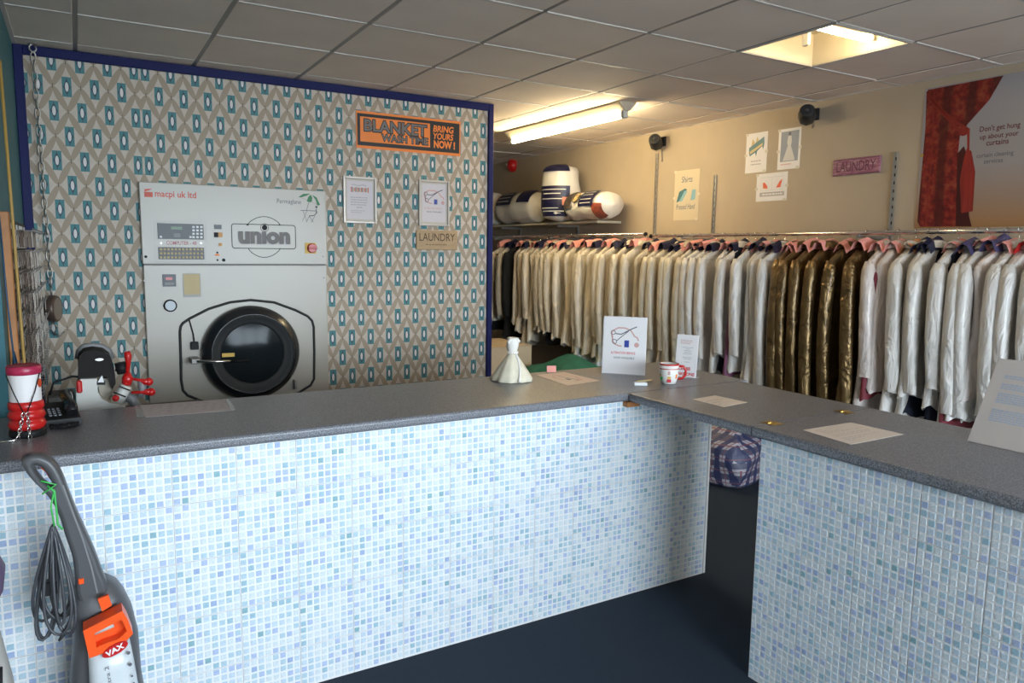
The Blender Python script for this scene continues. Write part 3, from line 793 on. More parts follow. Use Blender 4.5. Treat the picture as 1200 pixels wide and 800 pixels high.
lines(b, 0.052, 0.172, [0.168-0.016*i for i in range(4)], 0.006, 0.0076, rag=0.15); lines(b, 0.094, 0.134, [0.102], 0.007, 0.0076)
lines(b, 0.052, 0.155, [0.082, 0.070], 0.004, 0.0076); b.build('printed_lines', 'ink_soft', f1)
f2 = framed('silver framed alteration service notice above the wooden LAUNDRY plaque', 2.077, 1.765, 0.236, 0.32)
alteration_art(f2, 0.026, 0.028, 0.184, 0.264, 0.0076, 'ink_pink')
lq = thing('wooden_plaque', 'small natural wood plaque reading LAUNDRY on patterned wall', 'sign', (2.057, YW, 1.598), BACK)
MB().bbox(0, 0, 0.001, 0.32, 0.138, 0.016, 0.003).build('board', 'plank_sign', lq)
b = MB(); text(b, 'LAUNDRY', 0.022, 0.062, 0.298, 0.116, 0.0165); b.build('lettering', M('burnt', (0.07, 0.04, 0.02), 0.7), lq)
b = MB(); lines(b, 0.07, 0.235, [0.032], 0.008, 0.0165, rag=0.0); b.build('small_print', M('burnt2', (0.25, 0.16, 0.08), 0.7), lq)

# hanging chain with scale in the left corner
ct = atY(38, 53, 4.80); cb = atY(59.5, 333, 4.80)
ch = thing('hanging_chain', 'steel chain with round hanging scale below ceiling in left corner', 'chain', (ct.x, 4.80, ZC))
b = MB(); b.lathe([(0.022, -0.004), (0.022, -0.001)], 16); b.tube([(0.016*math.cos(R(a)), 0, -0.022+0.018*math.sin(R(a))) for a in range(90, 430, 20)], 0.004, 6); b.build('ceiling_hook', 'steel', ch)
dv = Vector((cb.x-ct.x, 0, cb.z-ZC+0.035)); N = 26
lm = MB().tube([(0.012*math.cos(R(a)), 0, 0.030*math.sin(R(a))) for a in range(0, 360, 36)], 0.004, 5, closed=True).mesh('link', 'steel')
for i in range(N):
    p = Vector((0, 0, -0.045))+dv*((i+0.5)/N)
    link('link', lm, ch, p, (0, -math.atan2(dv.x, -dv.z)*0, R(15+90*(i % 2))))
e = Vector((0, 0, -0.045))+dv
MB().tube([(e.x, 0, e.z), (e.x, 0, e.z-0.05)], 0.006, 6).build('swivel', 'dull_steel', ch)
b = MB(); b.lathe([(0.068, -0.022), (0.074, -0.016), (0.074, 0.016), (0.068, 0.022)], 28)
sc = b.build('scale_body', M('scale_brown', (0.10, 0.065, 0.05), 0.4, 0.3), ch, (e.x+0.006, 0, e.z-0.125), (R(90), 0, R(72)))
MB().disc(0, 0, 0.06, 0.0225).build('dial', M('scale_dial', (0.22, 0.17, 0.13), 0.4), sc)
b = MB(); z = e.z-0.20; b.tube([(e.x, 0, z), (e.x+0.02, 0, z-0.03), (e.x, 0, z-0.06), (e.x-0.02, 0, z-0.03), (e.x, 0, z)], 0.005, 6)
b.tube([(e.x, 0, z-0.06), (e.x+0.025, 0, z-0.08), (e.x+0.05, 0, z-0.055)], 0.005, 6); b.build('lower_hook', 'dull_steel', ch)

# ------------------------------------------------------------------ right-hand wall: signs, uprights, rails, speakers
XW = XR-0.001
def wr(y0, z0): return lambda px, py: (y0-atX(px, py, XW).y, atX(px, py, XW).z-z0)
def wall_paper(name, label, y0, z0, w, h, mat='paper'):
    t = thing(name, label, 'notice', (XW, y0, z0), RIGHT)
    MB().rect(0, 0, w, h, 0.0005, 0.0015).build('sheet', mat, t)
    for n, (x, y) in enumerate(((0.004, h-0.01), (w-0.006, h*0.5), (0.0, h*0.45), (w-0.02, 0.004))):
        MB().rect(x-0.012, y-0.008, x+0.016, y+0.012, 0.0018, 0.0021).build('tape', M('tape', (0.62, 0.58, 0.50), 0.3), t)
    return t
s1 = wall_paper('poster', 'cream Shirts poster with shirt picture between two wall uprights', 4.885, 1.877, 0.295, 0.418, M('poster_cream', (0.60, 0.52, 0.38), 0.5))
b = MB(); text(b, 'Shirts', 0.085, 0.315, 0.215, 0.365, 0.002, bold=0.005, shear=0.15); b.build('title_lettering', M('shirt_ink', (0.10, 0.12, 0.20), 0.5), s1)
b = MB(); text(b, 'Pressed Hand', 0.03, 0.09, 0.255, 0.135, 0.002, bold=0.005, shear=0.15); b.build('lettering', M('shirt_ink', (0.10, 0.12, 0.20), 0.5), s1)
b = MB(); b.poly([(0.03, 0.15), (0.06, 0.16), (0.155, 0.255), (0.13, 0.265), (0.06, 0.24)], 0.002); b.build('dark_shirt_print', 'teal_print', s1)
b = MB(); b.poly([(0.06, 0.155), (0.10, 0.16), (0.16, 0.24), (0.125, 0.245)], 0.0023); b.poly([(0.20, 0.16), (0.255, 0.17), (0.26, 0.25), (0.215, 0.25)], 0.0023); b.build('blue_shirt_print', 'blue_print', s1)
s2 = wall_paper('notice_sheet', 'white taped notice with picture of furniture, left of bridal picture', 4.105, 2.212, 0.203, 0.295)
b = MB(); b.poly([(0.03, 0.15), (0.03, 0.19), (0.12, 0.235), (0.17, 0.26), (0.175, 0.21), (0.165, 0.165), (0.155, 0.19), (0.11, 0.16), (0.10, 0.12), (0.09, 0.15), (0.04, 0.125)], 0.002); b.build('settee_print', 'teal_print', s2)
b = MB(); b.poly([(0.035, 0.16), (0.16, 0.215), (0.155, 0.195), (0.045, 0.14)], 0.0023); b.poly([(0.05, 0.20), (0.062, 0.255), (0.085, 0.22)], 0.0023); b.poly([(0.09, 0.22), (0.105, 0.265), (0.12, 0.235)], 0.0023); b.build('cushion_print', 'tan_label', s2)
b = MB(); lines(b, 0.05, 0.15, [0.082, 0.058], 0.008, 0.002, center=True); b.build('printed_lines', 'ink_soft', s2)
s3 = wall_paper('notice_sheet', 'white taped notice with photo of a bride in white gown', 3.80, 2.213, 0.195, 0.288)
MB().rect(0.022, 0.055, 0.178, 0.268, 0.002).build('photo_ground', 'bride_bg', s3)
b = MB(); b.poly([(0.085, 0.235), (0.112, 0.235), (0.118, 0.19), (0.112, 0.165), (0.148, 0.075), (0.15, 0.06), (0.045, 0.06), (0.055, 0.085), (0.085, 0.165), (0.078, 0.19)], 0.0023); b.build('gown_print', M('gown', (0.60, 0.58, 0.58), 0.5), s3)
b = MB(); b.disc(0.098, 0.25, 0.012, 0.0024, n=12); b.build('head_print', 'ink', s3)
b = MB(); lines(b, 0.03, 0.13, [0.032], 0.007, 0.002); b.build('printed_lines', 'ink_pink', s3)
s4 = wall_paper('notice_sheet', 'white taped landscape notice with two red shapes below the bridal picture', 3.985, 1.992, 0.284, 0.205)
b = MB(); b.poly([(0.065, 0.095), (0.06, 0.135), (0.075, 0.14), (0.10, 0.115), (0.108, 0.092)], 0.002); b.poly([(0.185, 0.095), (0.225, 0.095), (0.238, 0.155), (0.215, 0.14)], 0.002); b.build('red_shapes_print', 'orange_red', s4)
MB().rect(0.035, 0.035, 0.262, 0.066, 0.002).build('dark_band', 'ink_soft', s4)
b = MB(); lines(b, 0.06, 0.24, [0.045], 0.010, 0.0023, rag=0); b.build('band_lettering', 'paper', s4)
b = MB(); b.stroke([(0.04, 0.175), (0.25, 0.175), (0.25, 0.08), (0.04, 0.08)], 0.0015, 0.002, closed=True); b.stroke([(0.145, 0.175), (0.145, 0.08)], 0.0012, 0.002); b.build('grid_print', 'ink_soft', s4)
lp = thing('painted_plaque', 'distressed purple wooden plaque reading LAUNDRY high on tan wall', 'sign', (XW, 3.321, 2.130), RIGHT)
MB().bbox(0, 0, 0.0005, 0.345, 0.108, 0.014, 0.003).build('board', PSIGN, lp)
b = MB(); text(b, 'LAUNDRY', 0.03, 0.022, 0.315, 0.086, 0.0145, bold=0.0); b.build('lettering', M('plum', (0.11, 0.03, 0.06), 0.7), lp)
b = MB(); b.rect(0.006, 0.006, 0.339, 0.009, 0.0143); b.rect(0.006, 0.099, 0.339, 0.102, 0.0143); b.build('border_lines', 'plum', lp)
PW, PH = 0.72, 0.835
cp = thing('curtain_poster', 'large glossy poster of red draped curtain about curtain cleaning services', 'poster', (XW, 2.722, 1.768), RIGHT)
MB().rect(0, 0, PW, PH, 0.0005, 0.004).build('panel', PBG, cp)
def pu(x, y):     # detail coordinates of the poster view
    q = atX(1040+x*0.3, 60+y*0.3, XW); return (2.722-q.y, q.z-1.768)
b = MB(); b.poly([pu(155, 152), pu(455, 95), pu(400, 190), pu(315, 285), pu(285, 330), pu(275, 420), pu(270, 684), pu(130, 686), pu(118, 665), pu(150, 300)], 0.0045); b.build('curtain_print', BROC, cp)
b = MB(); b.poly([pu(275, 400), pu(300, 370), pu(318, 420), pu(320, 640), pu(330, 684), pu(268, 684)], 0.0047); b.build('dark_fold_print', M('dark_fold', (0.05, 0.008, 0.008), 0.3), cp)
b = MB(); b.stroke([pu(158, 175), pu(190, 215), pu(235, 260), pu(280, 310), pu(300, 320)], 0.018, 0.0050); b.stroke([pu(158, 165), pu(220, 235), pu(270, 275), pu(305, 300)], 0.014, 0.0050); b.stroke([pu(185, 160), pu(175, 400), pu(150, 684)], 0.008, 0.0048); b.build('tie_back_print', M('tieback', (0.22, 0.02, 0.012), 0.3), cp)
b = MB(); q = pu(300, 312); b.disc(q[0], q[1], 0.028, 0.0053); b.poly([pu(312, 380), pu(330, 390), pu(345, 470), pu(335, 625), pu(290, 632), pu(285, 500), pu(300, 420)], 0.0053); b.poly([pu(312, 300), pu(324, 300), pu(322, 385), pu(314, 385)], 0.0052); b.build('tassel_print', M('tassel', (0.24, 0.02, 0.014), 0.35, var=0.3, vscale=90, stretch=(1, 0.05, 1)), cp)
def ptext(mb, s, x0, y0, x1, y1, **k):
    a, c = pu(x0, y1), pu(x1, y0); text(mb, s, a[0], a[1], c[0], c[1], 0.0045, **k)
b = MB(); x = pu(362, 300)[0]
def prow(s, cx, zc, w, hgt, **k): text(b, s, cx-w/2, zc, cx+w/2, zc+hgt, 0.0045, **k)
zt = lambda y: pu(420, y)[1]; CXX = pu(437, 330)[0]
prow("Don't get hung", CXX, zt(315), pu(517, 300)[0]-pu(360, 300)[0], 0.040, bold=0.015); prow('up about your', CXX, zt(345), pu(512, 300)[0]-pu(362, 300)[0], 0.036, bold=0.015); prow('curtains', CXX-0.005, zt(366), pu(475, 300)[0]-pu(388, 300)[0], 0.029, bold=0.015)
b.build('headline_lettering', M('poster_red_ink', (0.10, 0.012, 0.015), 0.4), cp)
b = MB(); prow('curtain cleaning', pu(430, 300)[0], zt(416), pu(502, 300)[0]-pu(358, 300)[0], 0.032, bold=0.006); prow('services', pu(427, 300)[0], zt(436), pu(464, 300)[0]-pu(390, 300)[0], 0.024, bold=0.006); b.build('subtitle_lettering', 'ink', cp)
MB().disc(0.012, PH-0.012, 0.006, 0.0045, 0.008, 10).build('pin', 'steel', cp); MB().disc(0.012, 0.44, 0.010, 0.0045, 0.006, 10).build('pin', 'brass', cp)

RX = 4.15
def upright(y, ztop, label, br):
    t = thing('wall_upright', label, 'wall upright', (XW, y, 0))
    MB().box(-0.014, -0.014, 0.4, 0, -0.010, ztop).box(-0.014, 0.010, 0.4, 0, 0.014, ztop).box(-0.004, -0.010, 0.4, 0, 0.010, ztop).build('channel', 'steel', t)
    sm_ = MB().box(-0.0045, -0.004, 0, -0.0042, 0.004, 0.02).mesh('slot', 'black')
    z = br+0.06
    while z < ztop-0.03: link('slot', sm_, t, (0, 0, z)); z += 0.05
    MB().tube([(-0.01, 0, br-0.045), (RX-XW+0.03, 0, br-0.02), (RX-XW, 0, br-0.012)], 0.007, 6).box(RX-XW-0.02, -0.003, br-0.03, -0.004, 0.003, br-0.014).build('rail_bracket', 'steel', t)
    return t
ZR1, ZR2 = 1.752, 1.735
upright(5.118, 2.47, 'tall slotted wall upright below the speaker by the duvets', ZR1)
upright(4.409, 2.226, 'short slotted wall upright right of the Shirts poster', ZR2)
upright(2.876, 2.246, 'slotted wall upright left of the curtain poster', ZR2)
upright(6.30, 2.02, 'slotted wall upright behind the bundled duvets on the shelf', ZR1)
upright(7.45, 1.95, 'slotted wall upright under the far end of the duvet shelf', ZR1)
def rail(y0, y1, z, label):
    t = thing('clothes_rail', label, 'clothes rail', (RX, y0, z))
    MB().cyl((0, 0, 0), (0, y1-y0, 0), 0.0125, 12).build('tube', 'chrome', t)
    for y in (0, y1-y0): MB().cyl((0, y-0.008, 0), (0, y+0.008, 0), 0.017, 12).build('end_cap', 'black', t)
rail(4.86, 8.3, ZR1, 'chrome clothes rail under the duvet shelf')
rail(0.7, 4.79, ZR2, 'long chrome clothes rail below the wall posters')
# shelf
sh = thing('wall_shelf', 'cream wall shelf holding the bundled duvets', 'shelf', (XW, 5.6, 1.868))
MB().bbox(-0.285, 0, 0, 0, 2.5, 0.022, 0.003).build('board', M('shelf_board', (0.62, 0.55, 0.40), 0.5), sh)
for y in (0.7, 1.85): MB().box(-0.26, y-0.004, -0.022, -0.016, y+0.004, -0.0005).build('bracket', 'steel', sh)
ZS_ = 1.8905
# speakers
def speaker(px, py, label, cable):
    p = atX(px, py, XR-0.11)
    t = thing('wall_speaker', label, 'speaker', (XR-0.001, p.y, p.z))
    MB().bbox(-0.02, -0.03, -0.03, 0, 0.03, 0.05, 0.003).tube([(-0.01, 0, 0.01), (-0.05, 0.0, 0.01)], 0.012, 8).build('wall_bracket', 'black', t)
    bo = MB().lathe([(0.055, -0.05), (0.060, -0.03), (0.058, 0.03), (0.045, 0.06)], 8).build('cabinet', M('speaker_plastic', (0.015, 0.015, 0.016), 0.4), t, (-0.10, -0.005, -0.005), (R(70), R(0), R(-52)))
    MB().lathe([(0.050, 0.0605), (0.040, 0.066), (0.012, 0.060)], 20).build('grille', 'rubber', bo)
    MB().lathe([(0.016, 0.060), (0.010, 0.072), (0.001, 0.074)], 14).build('dome', 'dark_grey', bo)
    MB().tube([(-0.015, 0.02, -0.02), (-0.006, 0.02, -0.08), (-0.005, 0.01, -cable)], 0.004, 6).build('cable', 'dull_steel', t)
speaker(767, 166, 'small black wall speaker above the tall upright near the duvets', 0.16)
speaker(944, 134, 'small black wall speaker above the bridal picture', 0.06)
p = atX(602, 194, XR)
al = thing('fire_sounder', 'red round fire alarm sounder on far wall near ceiling', 'alarm', (XR-0.001, p.y, p.z), RIGHT)
MB().lathe([(0.075, 0), (0.075, 0.03), (0.065, 0.055), (0.03, 0.075), (0.001, 0.078)], 22, caps=False).build('housing', 'red', al)
MB().disc(-0.03, 0.01, 0.018, 0.07, 0.076, 10).build('lens', 'white', al)

# bundled duvets on the shelf
def roll(name, label, loc, L, Rr, axis, mats=('duvet',), ends=None, sq=1.0):
    t = thing(name, label, 'duvet', loc, (0, 0, 0), 'bundled duvets on the wall shelf')
    rnd = random.Random(label); ph = rnd.random()*6
    prof = []
    for i in range(15):
        u = -1+2*i/14; prof.append((Rr*max(0.02, (1-abs(u)**8)**0.5)*(1+0.04*math.sin(7*u+ph)), u*L/2))
    m = MB().lathe(prof, 26, mod=lambda th, i: 1+0.03*math.sin(3*th+ph+i*0.5)+0.018*math.sin(8*th+i*1.1))
    rot = (R(90), 0, 0) if axis == 'y' else (0, 0, 0)
    if axis == 'y': m.v = [(x, y*sq, z) for x, y, z in m.v]
    body = m.build('bundle', 'duvet', t, None, rot)
    def band(nm, z0, z1, a0, a1, mat, off=0.006):
        q = MB(); n = 14; mrow = 4; V = []
        for j in range(mrow+1):
            z = z0+(z1-z0)*j/mrow; u = z/(L/2); rr_ = Rr*max(0.05, (1-min(0.999, abs(u))**8)**0.5)*1.05+off
            for i in range(n+1):
                th = R(a0+(a1-a0)*i/n); V.append((rr_*math.cos(th), rr_*math.sin(th)*(sq if axis == 'y' else 1), z))
        q.add(V, [(j*(n+1)+i, j*(n+1)+i+1, (j+1)*(n+1)+i+1, (j+1)*(n+1)+i) for j in range(mrow) for i in range(n)], 0, True)
        q.build(nm, mat, body)
    return t, body, band
# axis 'y': local +z of the bundle points to -Y (towards camera); angle 180 faces the room
t, bo, band = roll('duvet_bundle', 'upright rolled white duvet with navy labels, tallest on the shelf', (4.21, 6.24, ZS_+0.285), 0.57, 0.188, 'z')
band('printed_label', -0.235, 0.06, 165, 262, 'navy_print'); band('printed_label', 0.20, 0.272, 165, 262, 'navy_print', 0.004)
for z0, a0, a1 in ((0.02, 172, 250), (-0.02, 180, 235), (-0.07, 175, 255), (-0.16, 172, 230), (-0.19, 178, 246)): band('printed_line', z0, z0+0.009, a0, a1, 'duvet', 0.0085)
band('printed_panel', -0.13, -0.05, 240, 258, 'pink_paper', 0.0088)
t, bo, band = roll('duvet_bundle', 'rolled white duvet lying left of the upright one, navy label on top', (4.24, 7.02, ZS_+0.172), 0.86, 0.168, 'y')
band('printed_label', -0.30, 0.02, 95, 170, 'navy_print'); band('printed_label', 0.14, 0.36, 95, 165, 'navy_print'); band('orange_mark', -0.34, -0.29, 120, 150, 'pink_paper', 0.008)
for a0 in (108, 124, 142, 156): band('printed_line', -0.27, -0.02, a0, a0+3, 'duvet', 0.0085)
t, bo, band = roll('duvet_bundle', 'bundled white duvet at far end of shelf with round blue logo', (4.20, 7.72, ZS_+0.185), 0.50, 0.18, 'y')
band('blue_emblem', -0.16, 0.20, 130, 215, 'navy_print'); band('blue_ring', -0.08, 0.16, 150, 205, 'duvet', 0.010); band('blue_centre', -0.02, 0.12, 160, 198, 'royal', 0.013)
t, bo, band = roll('duvet_bundle', 'flattened duvet bundle with navy label and maroon end at shelf front', (4.23, 5.72, ZS_+0.138), 0.66, 0.165, 'y', sq=0.80)
band('printed_label', 0.00, 0.22, 110, 185, 'navy_print')
for a0 in (125, 140, 158, 172): band('printed_line', 0.03, 0.19, a0, a0+2.5, 'duvet', 0.0085)
band('brown_label', -0.24, -0.12, 110, 190, 'dark_box'); band('yellow_label', -0.10, -0.03, 125, 165, 'tan_label'); band('maroon_fabric', 0.20, 0.30, 175, 250, 'maroon_print', 0.004)

# ------------------------------------------------------------------ garments on the rails
def fold_noise(rnd):
    ks = [(rnd.uniform(8, 26), rnd.uniform(-9, 9), rnd.uniform(0, 6.3), rnd.uniform(0.5, 1)) for _ in range(4)]
    return lambda u, z: sum(a*math.sin(k*u+m_*z+p_) for k, m_, p_, a in ks)/2.5
def garment_body(seed, length, W=0.20, T=0.037, flare=0.03):
    rnd = random.Random(seed); nz_ = fold_noise(rnd); n = 30
    prof = [(0.0, 0.050, 0.026), (-0.014, 0.072, 0.029), (-0.046, 0.115, 0.031), (-0.082, W-0.030, 0.034), (-0.108, W+0.000, 0.036), (-0.14, W+0.010, T+0.002)]
    k = 13
    for i in range(1, k+1):
        t_ = i/k; prof.append((-0.14-(length-0.14)*t_, W+0.004-0.02*math.sin(t_*3)+flare*t_, T*(1+0.15*t_)))
    V = []
    for i, (z, w_, t_) in enumerate(prof):
        amp = min(1, i/5)
        for j in range(n):
            th = 2*math.pi*j/n; c, s = math.cos(th), math.sin(th)
            x = w_*math.copysign(abs(c)**0.7, c); y = t_*math.copysign(abs(s)**0.8, s)
            q = nz_(x, z)*amp
            y += 0.014*q; x += 0.008*amp*math.sin(9*z+seed+3*th)
            zz = z+(0.016*math.sin(3*th+seed)+0.008*math.sin(7*th+seed*2))*(1 if i == len(prof)-1 else 0)
            V.append((x, y, zz))
    m = MB(); N = len(prof)
    F = [(i*n+j, (i+1)*n+j, (i+1)*n+(j+1) % n, i*n+(j+1) % n) for i in range(N-1) for j in range(n)]
    F.append(tuple(range(n)))
    m.add(V, F, 0, True); return m
def garment_sleeve(seed, side, length, W=0.20):
    rnd = random.Random(seed*3+side); n = 14; N = 16; V = []
    sw = rnd.uniform(-0.02, 0.015); ph = rnd.random()*6; bx = rnd.uniform(0.0, 0.018)
    for i in range(N):
        t_ = i/(N-1); z = -0.092-(length)*t_
        cx = side*(W+0.002+0.010*math.sin(math.pi*t_)+bx*t_); cy = -0.010-0.022*t_*t_+sw*math.sin(2.2*t_)
        rx = 0.030+0.012*math.sin(math.pi*min(1, t_*1.1)) if t_ > 0.08 else 0.018+0.2*t_
        ry = 0.044-0.008*t_ if t_ > 0.08 else 0.024+0.24*t_
        for j in range(n):
            th = 2*math.pi*j/n
            wv = 1+0.09*math.sin(3*th+z*5+ph)*min(1, t_*4)+0.045*math.sin(z*46+ph+3*math.sin(th+ph))*math.sin(z*9+ph)
            V.append((cx+rx*wv*math.cos(th), cy+ry*wv*math.sin(th), z+0.02*math.cos(th)*side*0.5*t_))
    F = [(i*n+j, (i+1)*n+j, (i+1)*n+(j+1) % n, i*n+(j+1) % n) for i in range(N-1) for j in range(n)]+[tuple(range(n))]
    return MB().add(V, F, 0, True)
_gm = {}
def gmesh(kind, seed, mat, *a):
    k = (kind, seed, mat.name, a)
    if k not in _gm:
        f = {'body': garment_body, 'sleeve': garment_sleeve}[kind]
        _gm[k] = f(seed, *a).mesh(kind, mat)
    return _gm[k]
hook_me = MB().tube([(0, 0, -0.10), (0, 0, -0.035)]+[(0.016*math.sin(R(a)), 0, 0.0-0.016*math.cos(R(a))) for a in ()]+[(0.017, 0, -0.018), (0.019, 0, 0.0), (0.014, 0, 0.014), (0, 0, 0.0185), (-0.014, 0, 0.014), (-0.018, 0, 0.002)], 0.0022, 5).mesh('hanger_hook', 'chrome')
def paper_mesh(mat, seed, big=False):
    rnd = random.Random(seed); n = 6; V = []; s = 1.3 if big else 1.0
    for i in range(n+1):
        x = (-0.12+0.24*i/n)*s; top = -0.040-0.30*abs(x)+rnd.uniform(-0.008, 0.008)
        V += [(x, -0.046, top-0.060), (x, -0.024, top-0.012), (x, 0.0, top), (x, 0.024, top-0.012), (x, 0.046, top-0.060)]
    return MB().add(V, [(i*5+k, (i+1)*5+k, (i+1)*5+k+1, i*5+k+1) for i in range(n) for k in range(4)]).mesh('shoulder_paper', mat)
PM = {(m_, k): paper_mesh(m_, k+i*7) for i, m_ in enumerate(('pink_paper', 'navy', 'red_paper', 'lilac_lining', 'brass_paper')) for k in range(3) if m_ in MATS}
PM.update({('peach', k): paper_mesh(M('peach_paper', (0.72, 0.32, 0.14), 0.7), k+50) for k in range(3)})
collar_me = {}
def collar(mat, seed):
    k = (mat.name, seed)
    if k not in collar_me:
        rnd = random.Random(seed); V = []; n = 16
        for (z, rx, ry) in ((-0.012, 0.078, 0.040), (0.012, 0.068, 0.040), (0.028, 0.060, 0.036), (0.018, 0.074, 0.048), (-0.016, 0.098, 0.056)):
            for j in range(n):
                th = 2*math.pi*j/n; V.append((rx*math.cos(th), ry*math.sin(th), z+0.006*math.sin(2*th+seed)))
        F = [(i*n+j, i*n+(j+1) % n, (i+1)*n+(j+1) % n, (i+1)*n+j) for i in range(4) for j in range(n)]
        collar_me[k] = MB().add(V, F, 0, True).mesh('collar', mat)
    return collar_me[k]
ORD = ['', 'first', 'second', 'third', 'fourth', 'fifth', 'sixth', 'seventh', 'eighth', 'ninth', 'tenth', 'eleventh', 'twelfth', 'thirteenth', 'fourteenth', 'fifteenth', 'sixteenth', 'seventeenth', 'eighteenth', 'nineteenth', 'twentieth', 'twenty-first', 'twenty-second', 'twenty-third', 'twenty-fourth', 'twenty-fifth', 'twenty-sixth', 'twenty-seventh', 'twenty-eighth', 'twenty-ninth', 'thirtieth', 'thirty-first', 'thirty-second']
GR = random.Random(21)
def garment(px, kind, bottom, extra, label, group, paper):
    # px: where its sleeve shows half-way down; bottom: height of the hem above the floor
    y = atX(px, 350, 3.95).y
    zr = ZR1 if y > 4.83 else ZR2
    mat = {'c': CREAM, 'w': WHITE_C, 'p': PINKW, 'g': GOLD, 'k': BLACKC}[kind]
    t = thing('covered_garment' if kind != 'k' else 'black_coat', label, 'garment' if kind != 'k' else 'coat', (RX, y, zr), (0, 0, R(GR.uniform(-13, 13))), group)
    N0 = -0.078
    L_ = round((zr+N0-bottom)/0.04)*0.04; sd = GR.randrange(7)
    link('hanger_hook', hook_me, t)
    link('cover', gmesh('body', sd, mat, L_), t, (0, 0, N0))
    if kind == 'g' or GR.random() < 0.8:
        for s in (-1, 1): link('sleeve', gmesh('sleeve', sd, mat, s, min(L_-0.11, 0.68+0.06*(sd % 4)+(0.12 if kind == 'g' else 0))), t, (0, 0, N0))
    link('collar', collar(mat, sd % 3), t, (0, 0, N0))
    if paper: link('shoulder_paper', PM[(paper, GR.randrange(3))], t, (GR.uniform(-0.02, 0.02), GR.uniform(-0.02, 0.02), GR.uniform(0.004, 0.022)))
    if extra:
        em = {'navy': 'navy_cloth', 'maroon': 'maroon_cloth', 'purple': 'purple_cloth', 'poly': 'polythene', 'black': 'black_cloth'}[extra]
        m = garment_body(sd+20, L_+ (0.10 if extra in ('navy', 'poly', 'black') else 0.0), 0.165 if extra != 'maroon' and extra != 'purple' else 0.205, 0.03)
        m.build('inner_garment', em, t, (0, 0.03 if extra in ('maroon', 'purple') else 0.0, N0-(0.05 if extra in ('maroon', 'purple') else 0.01)))
    return t
garment(577, 'c', 0.84, 'black', 'cream covered garment at far left end of rail, against the partition', None, 'pink_paper')
garment(584, 'c', 0.86, '', 'cream covered garment just left of the black coat', None, 'navy')
garment(592, 'k', 0.66, '', 'black uncovered coat among cream garments at far end of rail', None, 'navy')
RUN1 = [(599, 0.82, '', 'pink_paper'), (606, 0.74, '', 'navy'), (613, 0.62, '', 'pink_paper'), (620, 0.66, '', 'navy'), (627, 0.78, '', 'pink_paper'), (634, 0.80, '', 'navy'), (641, 0.78, 'black', 'pink_paper'),
        (649, 0.76, '', 'navy'), (661, 0.70, '', 'pink_paper'), (671, 0.66, '', 'navy'), (679, 0.64, 'poly', 'pink_paper'), (688, 0.66, '', 'navy'), (697, 0.66, 'poly', 'pink_paper'), (707, 0.64, '', 'navy'), (719, 0.66, '', 'navy'),
        (732, 0.66, '', 'pink_paper'), (744, 0.66, '', 'navy'), (755, 0.66, '', 'pink_paper'), (765, 0.66, '', 'navy'), (776, 0.66, '', 'navy'), (785, 0.66, '', 'pink_paper'), (794, 0.66, '', 'pink_paper'), (804, 0.66, '', 'navy'), (813, 0.66, '', 'pink_paper'),
        (822, 0.74, '', 'navy'), (834, 0.72, '', 'pink_paper'), (848, 0.84, 'navy', 'navy'), (859, 0.76, 'purple', 'pink_paper'), (870, 0.66, '', 'navy'), (880, 0.64, '', 'pink_paper'), (892, 0.62, '', 'navy')]
for k, (px, bo_, ex, pp) in enumerate(RUN1):
    fromgold = len(RUN1)-k
    lab = ('cream covered garment on rail, %s to the right of the black coat' % ORD[k+1]) if k < 16 else ('off-white covered garment on rail, %s to the left of the gold covers' % ORD[fromgold])
    garment(px, 'c' if px < 800 else 'w', bo_, ex, lab, None, pp)
for k, px in enumerate((905, 916, 929, 945, 966, 986)):
    garment(px, 'g', (0.66, 0.70, 0.62, 0.60, 0.58, 0.58)[k], '', 'shiny gold foil covered garment, %s gold one from the left' % ORD[k+1], None, ('pink_paper', 'red_paper')[0] if k % 2 == 0 else 'pink_paper')
RUN2 = [(1010, 'p', 0.66, 'poly', 'pink_paper'), (1023, 'p', 0.80, 'maroon', 'pink_paper'), (1043, 'w', 0.64, '', 'peach'), (1058, 'w', 0.62, '', 'navy'), (1070, 'w', 0.80, 'navy', 'navy'), (1092, 'w', 0.76, 'navy', 'pink_paper'), (1114, 'w', 0.70, '', 'lilac_lining'), (1127, 'w', 0.72, 'maroon', 'pink_paper'),
        (1148, 'p', 0.84, 'poly', 'lilac_lining'), (1163, 'w', 0.76, '', 'pink_paper'), (1176, 'p', 0.80, '', 'red_paper'), (1187, 'w', 0.76, 'navy', 'red_paper'), (1201, 'w', 0.76, '', 'pink_paper'), (1216, 'p', 0.72, '', 'pink_paper'), (1234, 'w', 0.72, '', 'navy')]
for k, (px, kd, bo_, ex, pp) in enumerate(RUN2):
    garment(px, kd, bo_, ex, ('pinkish' if kd == 'p' else 'white')+' plastic covered garment, %s to the right of the gold covers' % ORD[k+1], None, pp)
